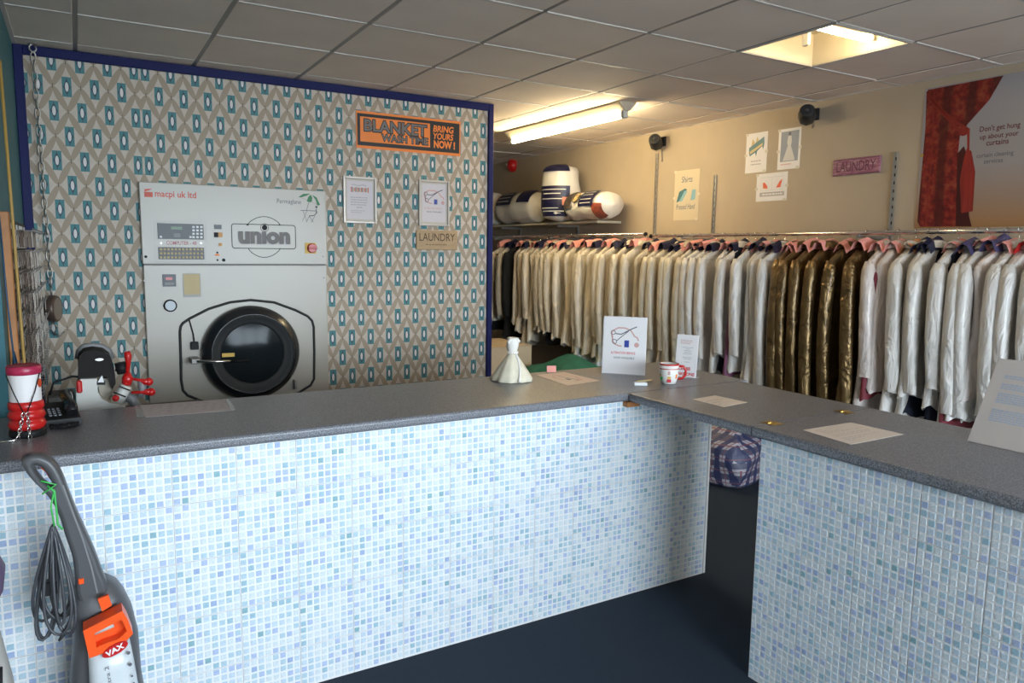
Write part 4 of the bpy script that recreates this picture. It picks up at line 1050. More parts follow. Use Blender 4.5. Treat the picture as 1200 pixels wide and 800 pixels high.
# things on the floor below the rail
cb_ = thing('carton', 'beige carton on floor below the black coat', 'box', (3.46, 6.0, 0))
MB().bbox(-0.36, -0.3, 0.002, 0.10, 0.3, 0.735, 0.004).build('body', 'carton', cb_)
MB().rect(-0.365, -0.302, 0.105, 0.302, 0.7355, 0.739).build('lid', 'carton', cb_)
MB().box(-0.15, -0.3035, 0.3, -0.11, -0.3005, 0.73).build('tape_strip', 'tan_label', cb_)
db = thing('dark_crate', 'dark brown crate behind counter under the green cloth', 'crate', (3.74, 5.36, 0))
MB().bbox(-0.38, -0.38, 0.002, 0.28, 0.30, 0.50, 0.004).build('body', 'dark_box', db)
MB().bbox(-0.40, -0.40, 0.5003, 0.30, 0.32, 0.52, 0.004).build('lid', 'dark_box', db)
m = MB(); n = 18; V = []
rr = random.Random(9)
for i in range(n+1):
    for j in range(n+1):
        u, v = i/n*2-1, j/n*2-1; r_ = max(abs(u), abs(v))
        hh = 0.13*(1-r_**3)*(0.8+0.4*math.sin(3*u+1)*math.cos(2.3*v))+0.018*math.sin(7*u+4*v)*(1-r_)
        V.append((u*0.30*(1+0.08*math.sin(5*v)), v*0.32*(1+0.07*math.sin(4*u)), max(0.002, hh+0.002)))
m.add(V, [(i*(n+1)+j, (i+1)*(n+1)+j, (i+1)*(n+1)+j+1, i*(n+1)+j+1) for i in range(n) for j in range(n)], 0, True)
gc = m.build('green_cloth', 'green_cloth', None, (3.70, 5.33, 0.521)); tag(gc, 'crumpled green cloth on dark crate behind the counter', 'cloth')
p = atY(647, 433, 5.1)
tk = MB().rect(-0.024, 0, 0.024, 0.034, 0, 0.003).build('ticket', 'pink_paper', None, (2.10, 3.165, ZW+0.001), (R(82), 0, R(-25))); tag(tk, 'small pink ticket standing at worktop edge before the green cloth', 'ticket')
# plaid laundry bag
pb = thing('laundry_bag', 'blue plaid woven laundry bag on floor behind counter gap', 'bag', (3.98, 3.66, 0), (0, 0, R(20)))
V = []; F = []; nu, nv = 24, 12
for j in range(nv+1):
    t_ = j/nv; z = 0.40*t_
    for i in range(nu):
        th = 2*math.pi*i/nu; c, s = math.cos(th), math.sin(th)
        k = (1-0.35*max(0, t_-0.72)/0.28)*(0.9+0.13*math.sin(math.pi*min(1, t_*1.2)))
        x = 0.30*k*math.copysign(abs(c)**0.45, c); y = 0.22*k*math.copysign(abs(s)**0.45, s)
        x += 0.012*math.sin(7*th+11*t_); y += 0.012*math.sin(5*th-9*t_)
        V.append((x, y, max(0.002, z+0.012*math.sin(4*th))))
F = [(j*nu+i, j*nu+(i+1) % nu, (j+1)*nu+(i+1) % nu, (j+1)*nu+i) for j in range(nv) for i in range(nu)]+[tuple(range(nu))[::-1], tuple(nv*nu+i for i in range(nu))]
MB().add(V, F, 0, True).build('body', PLAID, pb)
MB().tube([(-0.2, -0.15, 0.40), (-0.1, -0.2, 0.47), (0.06, -0.2, 0.47), (0.15, -0.15, 0.40)], 0.010, 6).build('handle', 'navy', pb)

# ------------------------------------------------------------------ things on the counters
def counter_paper(name, label, corners, mat, art=None):
    P_ = [atZ(x, y, ZW) for x, y in corners]      # order: left, far, right, near
    o_ = P_[3]; t = thing(name, label, 'paper', (o_.x, o_.y, ZW))
    b = MB(); b.poly([(q.x-o_.x, q.y-o_.y) for q in P_], 0.0006, 0.0014); b.build('sheet', mat, t)
    def uv(u, v):     # u along near->right, v along near->left
        q = o_+(P_[2]-o_)*u+(P_[0]-o_)*v+(P_[1]-P_[2]-P_[0]+o_)*(u*v); return (q.x-o_.x, q.y-o_.y)
    if art: art(t, uv)
    return t
def art_lines(mi, n, dens, horizontal=True):
    def f(t, uv):
        b = MB(); rnd = random.Random(4)
        for i in range(n):
            v = 0.12+0.76*(i+0.5)/n
            if rnd.random() < 0.15: continue
            u = 0.12
            while u < 0.85:
                w_ = rnd.uniform(0.03, 0.1); hh = 0.3*0.76/n
                if horizontal: b.poly([uv(u, v), uv(u+w_, v), uv(u+w_, v+hh), uv(u, v+hh)], 0.0017)
                else: b.poly([uv(v, u), uv(v, u+w_), uv(v+hh, u+w_), uv(v+hh, u)], 0.0017)
                u += w_+0.025
                if rnd.random() < 0.12: break
        b.build('printed_lines', mi, t)
    return f
counter_paper('counter_note', 'small cream note taped to the counter flap', [(811, 468), (838, 463.5), (876, 471.5), (848, 477)], 'paper_warm', art_lines(M('faint_ink', (0.55, 0.46, 0.40), 0.6), 4, 1))
counter_paper('counter_notice', 'larger cream printed notice on right-hand worktop beside the brass hinges', [(941, 504), (997, 495), (1059, 509), (997, 521)], 'paper_warm', art_lines('faint_ink', 11, 1))
tp = counter_paper('counter_notice', 'faded notice taped flat on worktop below the machine', [(163, 475), (265, 468), (272, 481), (170, 489)], M('faded_paper', (0.50, 0.44, 0.45), 0.5))
b = MB(); q = tp.location
def tz(x, y): p = atZ(x, y, ZW); return (p.x-q.x, p.y-q.y)
rnd = random.Random(8)
for i in range(6):
    for k in range(9):
        x = 172+k*10.5+rnd.uniform(0, 3)+i*0.6; y = 485.5-i*2.0-(x-170)*0.075
        if rnd.random() < 0.8: b.poly([tz(x, y), tz(x+rnd.uniform(4, 8), y-0.5), tz(x+rnd.uniform(4, 8), y-1.2), tz(x, y-0.7)], 0.0018)
b.build('printed_lines', M('pale_ink', (0.40, 0.33, 0.37), 0.6), tp)
b = MB(); b.poly([tz(264, 468), tz(268, 468), tz(277, 481), tz(271, 482)], 0.0016, 0.0019); b.build('tape', M('clear_tape', (0.22, 0.21, 0.21), 0.15), tp); b = MB(); b.poly([tz(158, 476), tz(164, 475), tz(171, 489), tz(160, 490)], 0.0016, 0.0019); b.build('tape', M('clear_tape', (0.22, 0.21, 0.21), 0.15), tp)
ap = counter_paper('alteration_leaflet', 'pink-toned alteration leaflet lying beside the dress ornament', [(628, 439.5), (661, 436), (703, 446), (665, 452)], M('leaflet', (0.66, 0.53, 0.47), 0.5))
P4 = [atZ(x, y, ZW) for x, y in ((628, 439.5), (661, 436), (703, 446), (665, 452))]; o_ = P4[3]
def auv(u, v):
    a = P4[0]+(P4[3]-P4[0])*u*1.0; c = P4[1]+(P4[2]-P4[1])*u; q = a+(c-a)*v; return (q.x-o_.x, q.y-o_.y)
b = MB(); b.stroke([auv(*w_) for w_ in ((0.2, 0.35), (0.25, 0.7), (0.5, 0.8), (0.75, 0.7), (0.8, 0.45))], 0.012, 0.0017); b.stroke([auv(*w_) for w_ in ((0.25, 0.3), (0.4, 0.25), (0.6, 0.3))], 0.010, 0.0017); b.build('tape_measure_print', 'ink_pink', ap)
b = MB(); b.stroke([auv(*w_) for w_ in ((0.3, 0.45), (0.75, 0.62))], 0.007, 0.0018); b.stroke([auv(*w_) for w_ in ((0.55, 0.42), (0.66, 0.46))], 0.02, 0.0018); b.build('scissors_print', 'ink', ap)
# standing signs
sa = thing('acrylic_sign', 'white upright alteration service sign in clear holder on worktop corner', 'sign', (2.402, 2.95, ZW), (0, 0, R(-47)))
sA = MB().bbox(-0.112, -0.004, 0.0005, 0.112, 0.0, 0.298, 0.001).build('card', 'paper', sa, None, (R(-4), 0, 0))
MB().bbox(-0.113, -0.02, 0.0002, 0.113, 0.05, 0.0025, 0.001).build('holder_foot', M('acrylic', (0.45, 0.45, 0.46), 0.1), sa)
e_ = link('artwork_sheet', MB().rect(-0.108, 0.004, 0.108, 0.294, 0.0002, 0.0006).mesh('artwork_sheet', 'paper'), sA, (0, -0.0045, 0), (R(90), 0, 0))
def art_on(parent, x0, y0, w, h, y):
    before = set(parent.children); alteration_art(parent, x0, y0, w, h, 0.0008)
    for c in parent.children:
        if c not in before: c.location = (0, y, 0); c.rotation_euler = (R(90), 0, 0)
art_on(sA, -0.085, 0.012, 0.17, 0.275, -0.0045)
sb = thing('leaflet_holder', 'narrow white PLEASE TAKE ONE leaflet holder behind the mug', 'sign', (2.638, 2.745, ZW), (0, 0, R(-62)))
cB = MB().bbox(-0.056, -0.005, 0.0005, 0.056, 0.0, 0.216, 0.001).build('leaflet', 'paper', sb, None, (R(-6), 0, 0))
MB().bbox(-0.058, -0.03, 0.0002, 0.058, 0.045, 0.003, 0.001).build('holder_foot', 'acrylic', sb)
def flat_on(parent, nm, mb, mat, y): return mb.build(nm, mat, parent, (0, y, 0), (R(90), 0, 0))
b = MB(); text(b, 'PLEASE', -0.048, 0.036, 0.026, 0.052, 0.0003, bold=0.03); text(b, 'TAKE ONE', -0.052, 0.008, 0.048, 0.024, 0.0003, bold=0.03); flat_on(cB, 'red_lettering', b, 'ink_red', -0.0053)
b = MB(); lines(b, -0.035, 0.03, [0.186, 0.178, 0.170], 0.003, 0.0003); flat_on(cB, 'pink_print', b, 'ink_pink', -0.0053)
b = MB(); lines(b, -0.03, 0.04, [0.150, 0.142, 0.134, 0.126, 0.118, 0.100, 0.092, 0.076], 0.0025, 0.0003, rag=0.7, center=True); flat_on(cB, 'grey_print', b, 'ink_soft', -0.0053)
# slanting price notice on the right counter
tl = atY(1170.6, 419.7, 1.335)
sd_ = thing('slanted_notice', 'large cream notice leaning back on the right-hand worktop', 'sign', (2.60, 1.335, ZW), (0, 0, R(-90)))
dx = tl.x-2.60; dz = tl.z-ZW; Ls = math.hypot(dx, dz); an = math.atan2(dx, dz)
cC = MB().bbox(0, -0.002, 0.0008, 0.42, 0.002, Ls, 0.001).build('board', M('notice_card', (0.62, 0.56, 0.52), 0.4), sd_, None, (-an, 0, 0))
st_ = MB(); st_.box(0.20, 0.10, 0.0008, 0.23, 0.104, dz*0.55) ; st_.box(0.20, 0.04, 0.0008, 0.23, 0.10, 0.003); st_.build('strut', 'acrylic', sd_)
for para in ([0.80, 0.775], [0.70, 0.675, 0.65], [0.59, 0.565, 0.54, 0.515, 0.49], [0.40, 0.375, 0.35, 0.325, 0.30, 0.275]):
    b = MB(); lines(b, 0.04, 0.36, [Ls*r_ for r_ in para], 0.0045, 0.0003, rag=0.35); flat_on(cC, 'paragraph', b, 'ink_blue', -0.0024)
# mug
mg = thing('mug', 'white mug with red rim and handle and painted figures', 'mug', (2.435, 2.645, ZW), (0, 0, R(-35)))
prof = [(0.030, 0.001), (0.036, 0.004), (0.043, 0.03), (0.046, 0.06), (0.047, 0.098), (0.044, 0.098), (0.043, 0.06), (0.038, 0.012), (0.001, 0.010)]
MB().lathe(prof, 28, caps=False).build('cup', 'china', mg)
MB().lathe([(0.0476, 0.092), (0.0478, 0.096), (0.0474, 0.0992), (0.0435, 0.0992)], 28, caps=False).lathe([(0.0470, 0.073), (0.0472, 0.077)], 28, caps=False).build('red_bands', 'red', mg)
MB().tube([(0.043, 0, 0.085), (0.066, 0, 0.086), (0.080, 0, 0.068), (0.078, 0, 0.042), (0.062, 0, 0.026), (0.040, 0, 0.024)], 0.0065, 8).build('handle', 'red', mg)
def decal(a, z0, z1, w, mat, nm):
    V = []
    for i in range(5):
        th = R(a)+(i/4-0.5)*w/0.046
        for z in (z0, z1):
            r_ = 0.0436+(0.0035*min(1, max(0, (z-0.03)/0.045))); V.append((r_*math.cos(th), r_*math.sin(th), z))
    MB().add(V, [(2*i, 2*i+2, 2*i+3, 2*i+1) for i in range(4)], 0, True).build(nm, mat, mg)
for a, z0, z1, w_, mt in ((-95, 0.012, 0.028, 0.02, 'ink_red'), (-95, 0.030, 0.04, 0.016, 'yellow'), (-97, 0.048, 0.066, 0.012, 'ink_pink'), (-150, 0.020, 0.036, 0.018, 'green_tie'), (-160, 0.038, 0.050, 0.016, 'yellow'), (-45, 0.03, 0.05, 0.012, 'orange')):
    decal(a, z0, z1, w_, mt, 'painted_figure')
wb = MB().bbox(-0.032, -0.014, 0.0005, 0.032, 0.014, 0.016, 0.003).build('white_block', 'white', None, (2.275, 2.665, ZW), (0, 0, R(-28))); tag(wb, 'small white plastic block lying left of the mug', 'block')
pn = MB().cyl((-0.045, 0, 0.004), (0.045, 0, 0.004), 0.0035, 8).build('pencil', 'tan_label', None, (2.36, 2.735, ZW+0.0005), (0, 0, R(-10))); tag(pn, 'thin tan pencil lying between white block and mug', 'pencil')
# dress ornament
do = thing('dress_ornament', 'miniature cream ball gown ornament on worktop', 'ornament', (1.80, 3.06, ZW))
def pleat(k): return lambda th, i: 1+k*(0.055*math.sin(11*th)+0.05*math.sin(5*th+1))*max(0, 1-i/7)
MB().lathe([(0.098, 0.001), (0.102, 0.006), (0.094, 0.022), (0.078, 0.048), (0.060, 0.075), (0.042, 0.10), (0.028, 0.12), (0.021, 0.132)], 44, mod=pleat(1)).build('skirt', 'dress', do)
MB().lathe([(0.021, 0.130), (0.0215, 0.14), (0.026, 0.155), (0.031, 0.175), (0.028, 0.185), (0.024, 0.200), (0.026, 0.206), (0.022, 0.210)], 20, mod=lambda th, i: 1+0.05*math.sin(6*th+i*2)).build('bodice', 'dress_white', do)
b = MB(); rnd = random.Random(6)
for i in range(26):
    th = R(-100)+i/25*0.5; t_ = i/25; r_ = 0.100-0.076*t_; b.ball((r_*math.cos(th), r_*math.sin(th), 0.012+0.118*t_), 0.006+0.002*rnd.random(), 7, 4)
for i in range(9):
    th = R(-170+i*22); b.ball((0.024*math.cos(th), 0.024*math.sin(th), 0.137), 0.007, 7, 4)
b.build('flower_trim', 'dress_white', do)
b = MB()
for s in (-1, 1): b.tube([(s*0.022, -0.004, 0.178), (s*0.030, -0.012, 0.192), (s*0.014, -0.016, 0.206)], 0.0075, 7)
b.build('straps', 'dress_white', do)
# charity collecting tin
tn = thing('collecting_tin', 'red and white charity collecting tin with chain on worktop', 'collecting tin', (-0.172, 2.86, ZW))
MB().lathe([(0.050, 0.001), (0.053, 0.004), (0.053, 0.020), (0.048, 0.026)], 28).build('base', 'black', tn)
pr = [(0.046, 0.024)]
for i in range(3): z0 = 0.028+i*0.031; pr += [(0.050, z0+0.003), (0.055-0.003*i*0.5, z0+0.013), (0.050, z0+0.024), (0.0435, z0+0.030)]
MB().lathe(pr, 28).build('ribbed_body', 'red', tn)
MB().lathe([(0.0445, 0.118), (0.0455, 0.121), (0.0455, 0.205), (0.045, 0.208)], 28).build('label_band', 'paper', tn)
MB().lathe([(0.047, 0.207), (0.050, 0.212), (0.050, 0.232), (0.046, 0.236), (0.040, 0.233)], 28).build('lid', M('lid_red', (0.40, 0.02, 0.07), 0.35), tn)
b = MB()
for i in range(12):
    th = R(-110+i*3.5)
b.disc(0, 0, 0.013, 0.0, None, 16, ry=0.015); b.build('red_emblem', 'orange_red', tn, (0.0455*math.cos(R(-22)), 0.0455*math.sin(R(-22)), 0.176), (R(90), 0, R(68)))
for s in (-1, 1): MB().tube([(s*0.046-0.002, -0.024, 0.21), (s*0.028, -0.046, 0.15), (s*0.004, -0.059, 0.085)], 0.0018, 5).build('cord', 'black', tn)
lk = MB().tube([(0.005*math.cos(R(a)), 0, 0.009*math.sin(R(a))) for a in range(0, 360, 45)], 0.0016, 5, closed=True).mesh('chain_link', 'chrome')
for k, sx in ((0, -0.006), (1, 0.006)):
    for i in range(7): link('chain_link', lk, tn, (sx-(0.018*i/6 if k == 0 else -0.002*i/6), -0.062, 0.082-0.0125*i), (R(8), R(12 if k == 0 else 0), R(90*(i % 2)+20)))
MB().tube([(-0.02, -0.066, 0.004), (-0.035, -0.072, 0.004), (-0.08, -0.08, 0.004)], 0.003, 6).build('tether', 'chrome', tn)
# telephone
ph = thing('telephone', 'black telephone with coiled cord beside the collecting tin', 'telephone', (-0.085, 3.02, ZW), (0, 0, R(8)))
b = MB(); b.add([(-0.05, -0.07, 0.001), (0.06, -0.07, 0.001), (0.06, 0.09, 0.001), (-0.05, 0.09, 0.001), (-0.046, -0.066, 0.025), (0.056, -0.066, 0.025), (0.056, 0.086, 0.06), (-0.046, 0.086, 0.06)], [(3, 2, 1, 0), (4, 5, 6, 7), (0, 1, 5, 4), (1, 2, 6, 5), (2, 3, 7, 6), (3, 0, 4, 7)]); b.build('base', 'black', ph)
b = MB(); b.tube([(0.03, -0.075, 0.045), (0.03, -0.05, 0.062), (0.03, 0.0, 0.075), (0.03, 0.06, 0.088), (0.03, 0.09, 0.080)], [0.018, 0.022, 0.015, 0.021, 0.017], 10); b.build('handset', 'black_gloss', ph)
b = MB(); cpts = []
for i in range(140):
    t_ = i/139; a = t_*2*math.pi*16; bx, by = -0.04+0.085*t_, -0.10-0.018*math.sin(math.pi*t_)
    cpts.append((bx+0.002*math.sin(a), by+0.008*math.cos(a), 0.010+0.008*math.sin(a)))
b.tube(cpts, 0.0022, 5); b.build('coiled_cord', 'black', ph)
for i in range(3):
    for j in range(4): MB().bbox(-0.036+i*0.014, -0.045+j*0.018, 0.034+j*0.004, -0.026+i*0.014, -0.034+j*0.018, 0.040+j*0.004, 0.001).build('key', 'dark_grey', ph)
pd_ = MB().bbox(-0.04, -0.06, 0.0005, 0.04, 0.06, 0.022, 0.002).build('note_pad', 'pale_grey', None, (-0.188, 3.035, ZW), (0, 0, R(-8))); tag(pd_, 'pale grey pad between collecting tin and telephone', 'pad')

# ------------------------------------------------------------------ work bench with key-cutting machine behind the counter
ZBN = 0.84
wbn = thing('work_bench', 'low dark bench behind the counter under the key-cutting machine', 'bench', (0.15, 3.65, 0))
MB().bbox(-0.38, -0.27, ZBN-0.03, 0.34, 0.27, ZBN, 0.003).build('top', 'dark_box', wbn)
for x in (-0.36, 0.32):
    for y in (-0.25, 0.25): MB().bbox(x-0.02, y-0.02, 0.002, x+0.02, y+0.02, ZBN-0.031, 0.003).build('leg', 'dull_steel', wbn)
kY = 3.60
def kx(x, y): p = atY(x*0.1749, 400+y*0.175, kY); return p        # detail coordinates of the left-end view
kc = thing('key_cutting_machine', 'grey key-cutting machine with black hood and red levers behind the counter', 'key cutter', (0.10, kY, ZBN+0.001))
def kl(x, y): p = kx(x, y); return (p.x-0.10, p.z-ZBN-0.001)
def kpoly(pts, y0, y1, nm, mat):
    b = MB(); b.poly([kl(*q) for q in pts], -y1, -y0); return b.build(nm, mat, kc, None, (R(90), 0, 0))
base_pts = [(515, 300), (520, 240), (535, 225), (640, 222), (668, 235), (690, 215), (730, 225), (748, 290)]
bp = [(512, 520), (512, 300), (520, 240), (540, 225), (645, 222), (650, 260), (652, 310), (675, 350), (720, 380), (790, 400), (830, 405), (838, 520)]
lo = kl(512, 520)[1]
pts = [kl(*q) for q in bp]; pts[0] = (pts[0][0], 0.0); pts[-1] = (pts[-1][0], 0.0)
b = MB(); b.poly(pts, -0.05, 0.11); b.build('body', 'pale_grey', kc, None, (R(90), 0, 0))
kpoly([(655, 270), (690, 240), (720, 240), (745, 300), (742, 385), (700, 372), (668, 345)], -0.03, 0.06, 'chute', M('putty', (0.36, 0.32, 0.25), 0.5))
# hood: rounded shell
hp = [kl(*q) for q in ((522, 235), (522, 130), (530, 80), (560, 52), (620, 42), (690, 52), (730, 80), (752, 130), (765, 200), (770, 260), (745, 300), (725, 230), (690, 212), (640, 222), (540, 225))]
b = MB(); b.poly(hp, -0.075, 0.085); hd = b.build('hood', M('hood_grey', (0.014, 0.012, 0.011), 0.6, spec=0.15), kc, None, (R(90), 0, 0))
rim = [kl(*q) for q in ((520, 130), (528, 76), (560, 45), (620, 34), (692, 44), (735, 74), (757, 125))]
b = MB(); b.tube([(q[0], q[1], -0.06) for q in rim], 0.012, 8); b.build('hood_rim', 'mid_grey', kc, None, (R(90), 0, 0))
q = kl(662, 103); MB().disc(q[0], q[1], 0.016, 0.0855, 0.088, 14, ry=0.006).build('maker_badge', 'steel', kc, None, (R(90), 0, 0))
b = MB(); b.poly([kl(*q) for q in ((645, 262), (700, 262), (700, 235), (645, 238))], 0.1105, 0.113); b.build('label_plate', 'black', kc, None, (R(90), 0, 0))
b = MB(); b.poly([kl(*q) for q in ((650, 245), (692, 245), (678, 200))], 0.1135, 0.115); b.build('warning_triangle', 'white', kc, None, (R(90), 0, 0))
def k3(x, y, d): q = kl(x, y); return (q[0], -d, q[1])
b = MB(); b.bbox(*[v for v in (kl(515, 315)[0], -0.125, kl(515, 315)[1], kl(548, 230)[0], -0.10, kl(548, 230)[1])], 0.006); b.build('red_switch', 'red', kc)
b = MB(); b.tube([k3(842, 195, 0.11), k3(848, 120, 0.12), k3(846, 70, 0.12), k3(840, 45, 0.12)], [0.008, 0.010, 0.015, 0.012], 10); b.build('lever', 'red', kc)
b = MB(); b.tube([k3(800, 120, 0.10), k3(815, 190, 0.10)], [0.024, 0.022], 12); b.tube([k3(770, 150, 0.10), k3(850, 165, 0.10)], 0.018, 10); b.build('clamp_hub', 'black', kc)
b = MB(); b.tube([k3(835, 260, 0.12), k3(845, 215, 0.12), k3(845, 180, 0.12)], [0.018, 0.022, 0.010], 12); b.build('red_clamp', 'red', kc)
b = MB(); b.tube([k3(780, 370, 0.125), k3(835, 262, 0.125)], [0.024, 0.024], 10); b.build('vice_jaw', 'pale_grey', kc)
b = MB(); 
for x0, y0, x1, y1 in ((752, 300, 830, 330), (790, 262, 858, 290)): b.tube([k3(x0, y0, 0.15), k3(x1, y1, 0.15)], 0.003, 5)
b.build('vice_bands', 'black', kc)
b = MB(); b.ball(k3(765, 338, 0.15), 0.014); b.build('red_knob', 'red', kc)
for (x0, y0), (x1, y1) in (((870, 225), (985, 245)), ((870, 315), (1000, 312))):
    b = MB(); b.tube([k3(x0, y0, 0.10), k3((x0+x1)/2, (y0+y1)/2, 0.10), k3(x1-30, y1, 0.10), k3(x1, y1, 0.10)], [0.006, 0.007, 0.014, 0.016], 10); b.ball(k3(x1, y1, 0.10), 0.018); b.build('lever', 'red', kc)
b = MB(); b.tube([k3(938, 235, 0.09), k3(945, 300, 0.09), k3(925, 350, 0.09)], [0.018, 0.016, 0.012], 10); b.build('carriage_arm', 'mid_grey', kc)
b = MB(); b.tube([k3(830, 330, 0.09), k3(880, 365, 0.09), k3(910, 420, 0.09), k3(915, 470, 0.09)], 0.022, 10); b.build('hose', 'mid_grey', kc)
b = MB(); a = kl(840, 520); c = kl(990, 380); b.box(a[0], -0.05, 0.0, c[0]+0.02, 0.08, a[1]*0+0.035); b.build('base_plate', 'dull_steel', kc)
# dark case left of it
tb = thing('tool_case', 'dark case on the bench left of the key-cutting machine', 'case', (-0.095, 3.62, ZBN+0.0005))
MB().bbox(-0.045, -0.08, 0, 0.052, 0.08, 0.135, 0.006).build('body', M('case_dark', (0.05, 0.047, 0.04), 0.6), tb)
MB().tube([(-0.035, -0.06, 0.139), (-0.02, -0.06, 0.19), (0.05, -0.05, 0.21), (0.085, -0.03, 0.20)], 0.005, 6).build('cable', 'black', tb)
# key-blank rack on the left-hand wall
kr = thing('key_rack', 'key rack full of hanging key blanks on the teal side wall', 'key rack', (XS+0.001, 3.9, 0.90))
MB().bbox(0, -0.50, 0, 0.012, 0.72, 0.80, 0.002).build('backboard', M('rack_board', (0.05, 0.04, 0.035), 0.7), kr)
MB().bbox(0.0, -0.545, -0.04, 0.03, -0.505, 0.82, 0.003).build('side_batten', 'wood', kr)
KM = []
rnd = random.Random(31)
for v in range(4):
    b = MB(); n_ = 4+v % 2
    for i in range(n_):
        d = 0.024+i*0.015; w_ = 0.011+0.003*rnd.random(); ln = 0.040+0.010*rnd.random()
        tilt = rnd.uniform(-0.003, 0.003)
        b.add([(d, -w_, -0.020), (d, w_, -0.020), (d, w_, 0.006), (d, -w_, 0.006), (d+0.0025, -w_, -0.020), (d+0.0025, w_, -0.020), (d+0.0025, w_, 0.006), (d+0.0025, -w_, 0.006)], [(0, 3, 2, 1), (4, 5, 6, 7), (0, 1, 5, 4), (1, 2, 6, 5), (2, 3, 7, 6), (3, 0, 4, 7)], i % 3)
        b.box(d+tilt, -0.0045, -0.02-ln, d+0.0025+tilt, 0.0045, -0.02, i % 3)
    KM.append(b.mesh('key_bunch', [M('key_a', (0.16, 0.12, 0.09), 0.5, 0.5), M('key_b', (0.30, 0.26, 0.22), 0.45, 0.5), M('key_c', (0.09, 0.05, 0.03), 0.5, 0.4)]))
hk = MB().tube([(0.012, 0, 0), (0.095, 0, 0.002), (0.10, 0, 0.012)], 0.002, 5).mesh('hook', 'dull_steel')
tgm = MB().box(0.012, -0.02, 0.012, 0.016, 0.02, 0.034).mesh('label_tag', 'pale_grey')
for r_ in range(9):
    for c in range(13):
        y = -0.44+c*0.09; z = 0.75-r_*0.082
        h_ = link('hook', hk, kr, (0, y, z))
        link('key_bunch', KM[rnd.randrange(4)], kr, (0, y, z))
        if rnd.random() < 0.6: link('label_tag', tgm, kr, (0, y, z))
yl = MB().tube([(0, 0, 0.60), (0.006, 0.0, 0.0), (0.010, 0.02, -0.50), (0.008, 0.03, -0.85)], 0.006, 6).build('yellow_rod', M('yellow_rod', (0.42, 0.25, 0.06), 0.5), None, (XS+0.036, 3.34, 1.66)); tag(yl, 'thin yellow rod standing against the teal side wall', 'rod')
bc = MB().tube([(0.004, 0, 0.75), (0.012, -0.02, 0.40), (0.02, 0.0, 0.15), (0.03, 0.05, 0.05), (0.025, 0.10, 0.12), (0.016, 0.06, 0.2), (0.01, 0.0, 0.1), (0.008, -0.02, -0.2)], 0.0035, 6).build('blue_cable', 'blue_cable', None, (XS+0.004, 3.236, 1.0)); tag(bc, 'looped blue cable hanging on the teal side wall', 'cable')

# ------------------------------------------------------------------ carpet washer leaning at the front of the counter
VY = 2.33
vc = thing('carpet_washer', 'upright carpet washer in grey, orange and white against the tiled counter', 'carpet washer', (0.01, VY, 0))
def vp(px, py, d=0.0): p = atY(px, py, VY); return (p.x-0.01, d, p.z)
def loft(secs, n=22, e=0.62, mi=0):      # (z, cx, cy, hx, hy)
    V = []
    for z, cx, cy, hx, hy in secs:
        for k in range(n):
            th = 2*math.pi*k/n; c, s = math.cos(th), math.sin(th)
            V.append((cx+hx*math.copysign(abs(c)**e, c), cy+hy*math.copysign(abs(s)**e, s), z))
    N = len(secs); F = [(i*n+k, i*n+(k+1) % n, (i+1)*n+(k+1) % n, (i+1)*n+k) for i in range(N-1) for k in range(n)]+[tuple(range(n))[::-1], tuple((N-1)*n+k for k in range(n))]
    m = MB(); m.add(V, F, mi, True); m.sm[-1] = m.sm[-2] = False; return m
def vs(px0, px1, py, cy, hy):
    a, c = vp(px0, py), vp(px1, py); return (a[2]*0.5+c[2]*0.5, (a[0]+c[0])/2, cy, (c[0]-a[0])/2, hy)
z8 = vs(80, 167, 800, 0.03, 0.085)
secs = [(0.10, z8[1], 0.03, 0.115, 0.10), (0.20, z8[1], 0.03, 0.108, 0.095), z8, vs(84, 163, 750, 0.03, 0.08), vs(86, 156, 722, 0.03, 0.075), vs(82, 147, 703, 0.03, 0.068), vs(86, 138, 690, 0.03, 0.055), vs(95, 126, 682, 0.03, 0.035)]
loft(secs).build('body_shell', M('washer_grey', (0.085, 0.085, 0.092), 0.38), vc)
ts = [(0.13, 0.035, -0.045, 0.080, 0.062), (0.22, 0.032, -0.045, 0.078, 0.062)]
for a in ((104, 161, 798), (103, 156, 768), (102, 150, 740)):
    q = vs(*a, -0.045, 0.058); ts.append(q)
loft(ts).build('clean_water_tank', M('tank_white', (0.62, 0.66, 0.68), 0.22), vc)
# orange collar: a frame with a grip opening
DF = -0.114
outer = [vp(*q) for q in ((97, 718), (141, 696), (147, 706), (153, 722), (146, 729), (140, 742), (128, 748), (118, 744), (104, 749))]
inner = [vp(*q) for q in ((110, 721), (140, 706), (143, 712), (146, 719), (141, 724), (136, 728), (126, 731), (118, 734), (112, 737))]
V = []
for d in (DF, DF+0.055):
    V += [(x, d, z) for x, _, z in outer]+[(x, d, z) for x, _, z in inner]
n = 9; F = []
for i in range(n):
    j = (i+1) % n
    F += [(i, n+i, n+j, j), (2*n+i, 2*n+j, 3*n+j, 3*n+i), (i, j, 2*n+j, 2*n+i), (n+i, 3*n+i, 3*n+j, n+j)]
MB().add(V, F).build('orange_collar', 'vax_orange', vc)
b = MB(); b.add([(x, DF+0.035, z) for x, _, z in inner], [tuple(range(n))]); b.build('grip_well', 'vax_orange', vc)
a, c = vp(110, 734), vp(131, 716); b = MB(); b.tube([(a[0], DF+0.02, vp(110, 722)[2]), (c[0], DF+0.02, vp(131, 713)[2])], 0.012, 10); b.build('grip_bar', 'pale_grey', vc)
q = vp(133, 738.5); lg = MB().disc(0, 0, 0.034, 0, 0.004, 22, ry=0.015).build('badge', 'red', vc, (q[0], DF-0.0005, q[2]), (R(90), R(-22), 0))
b = MB(); text(b, 'VAX', -0.024, -0.008, 0.024, 0.008, 0.0045, bold=0.04, shear=0.15); b.build('lettering', 'white', lg)
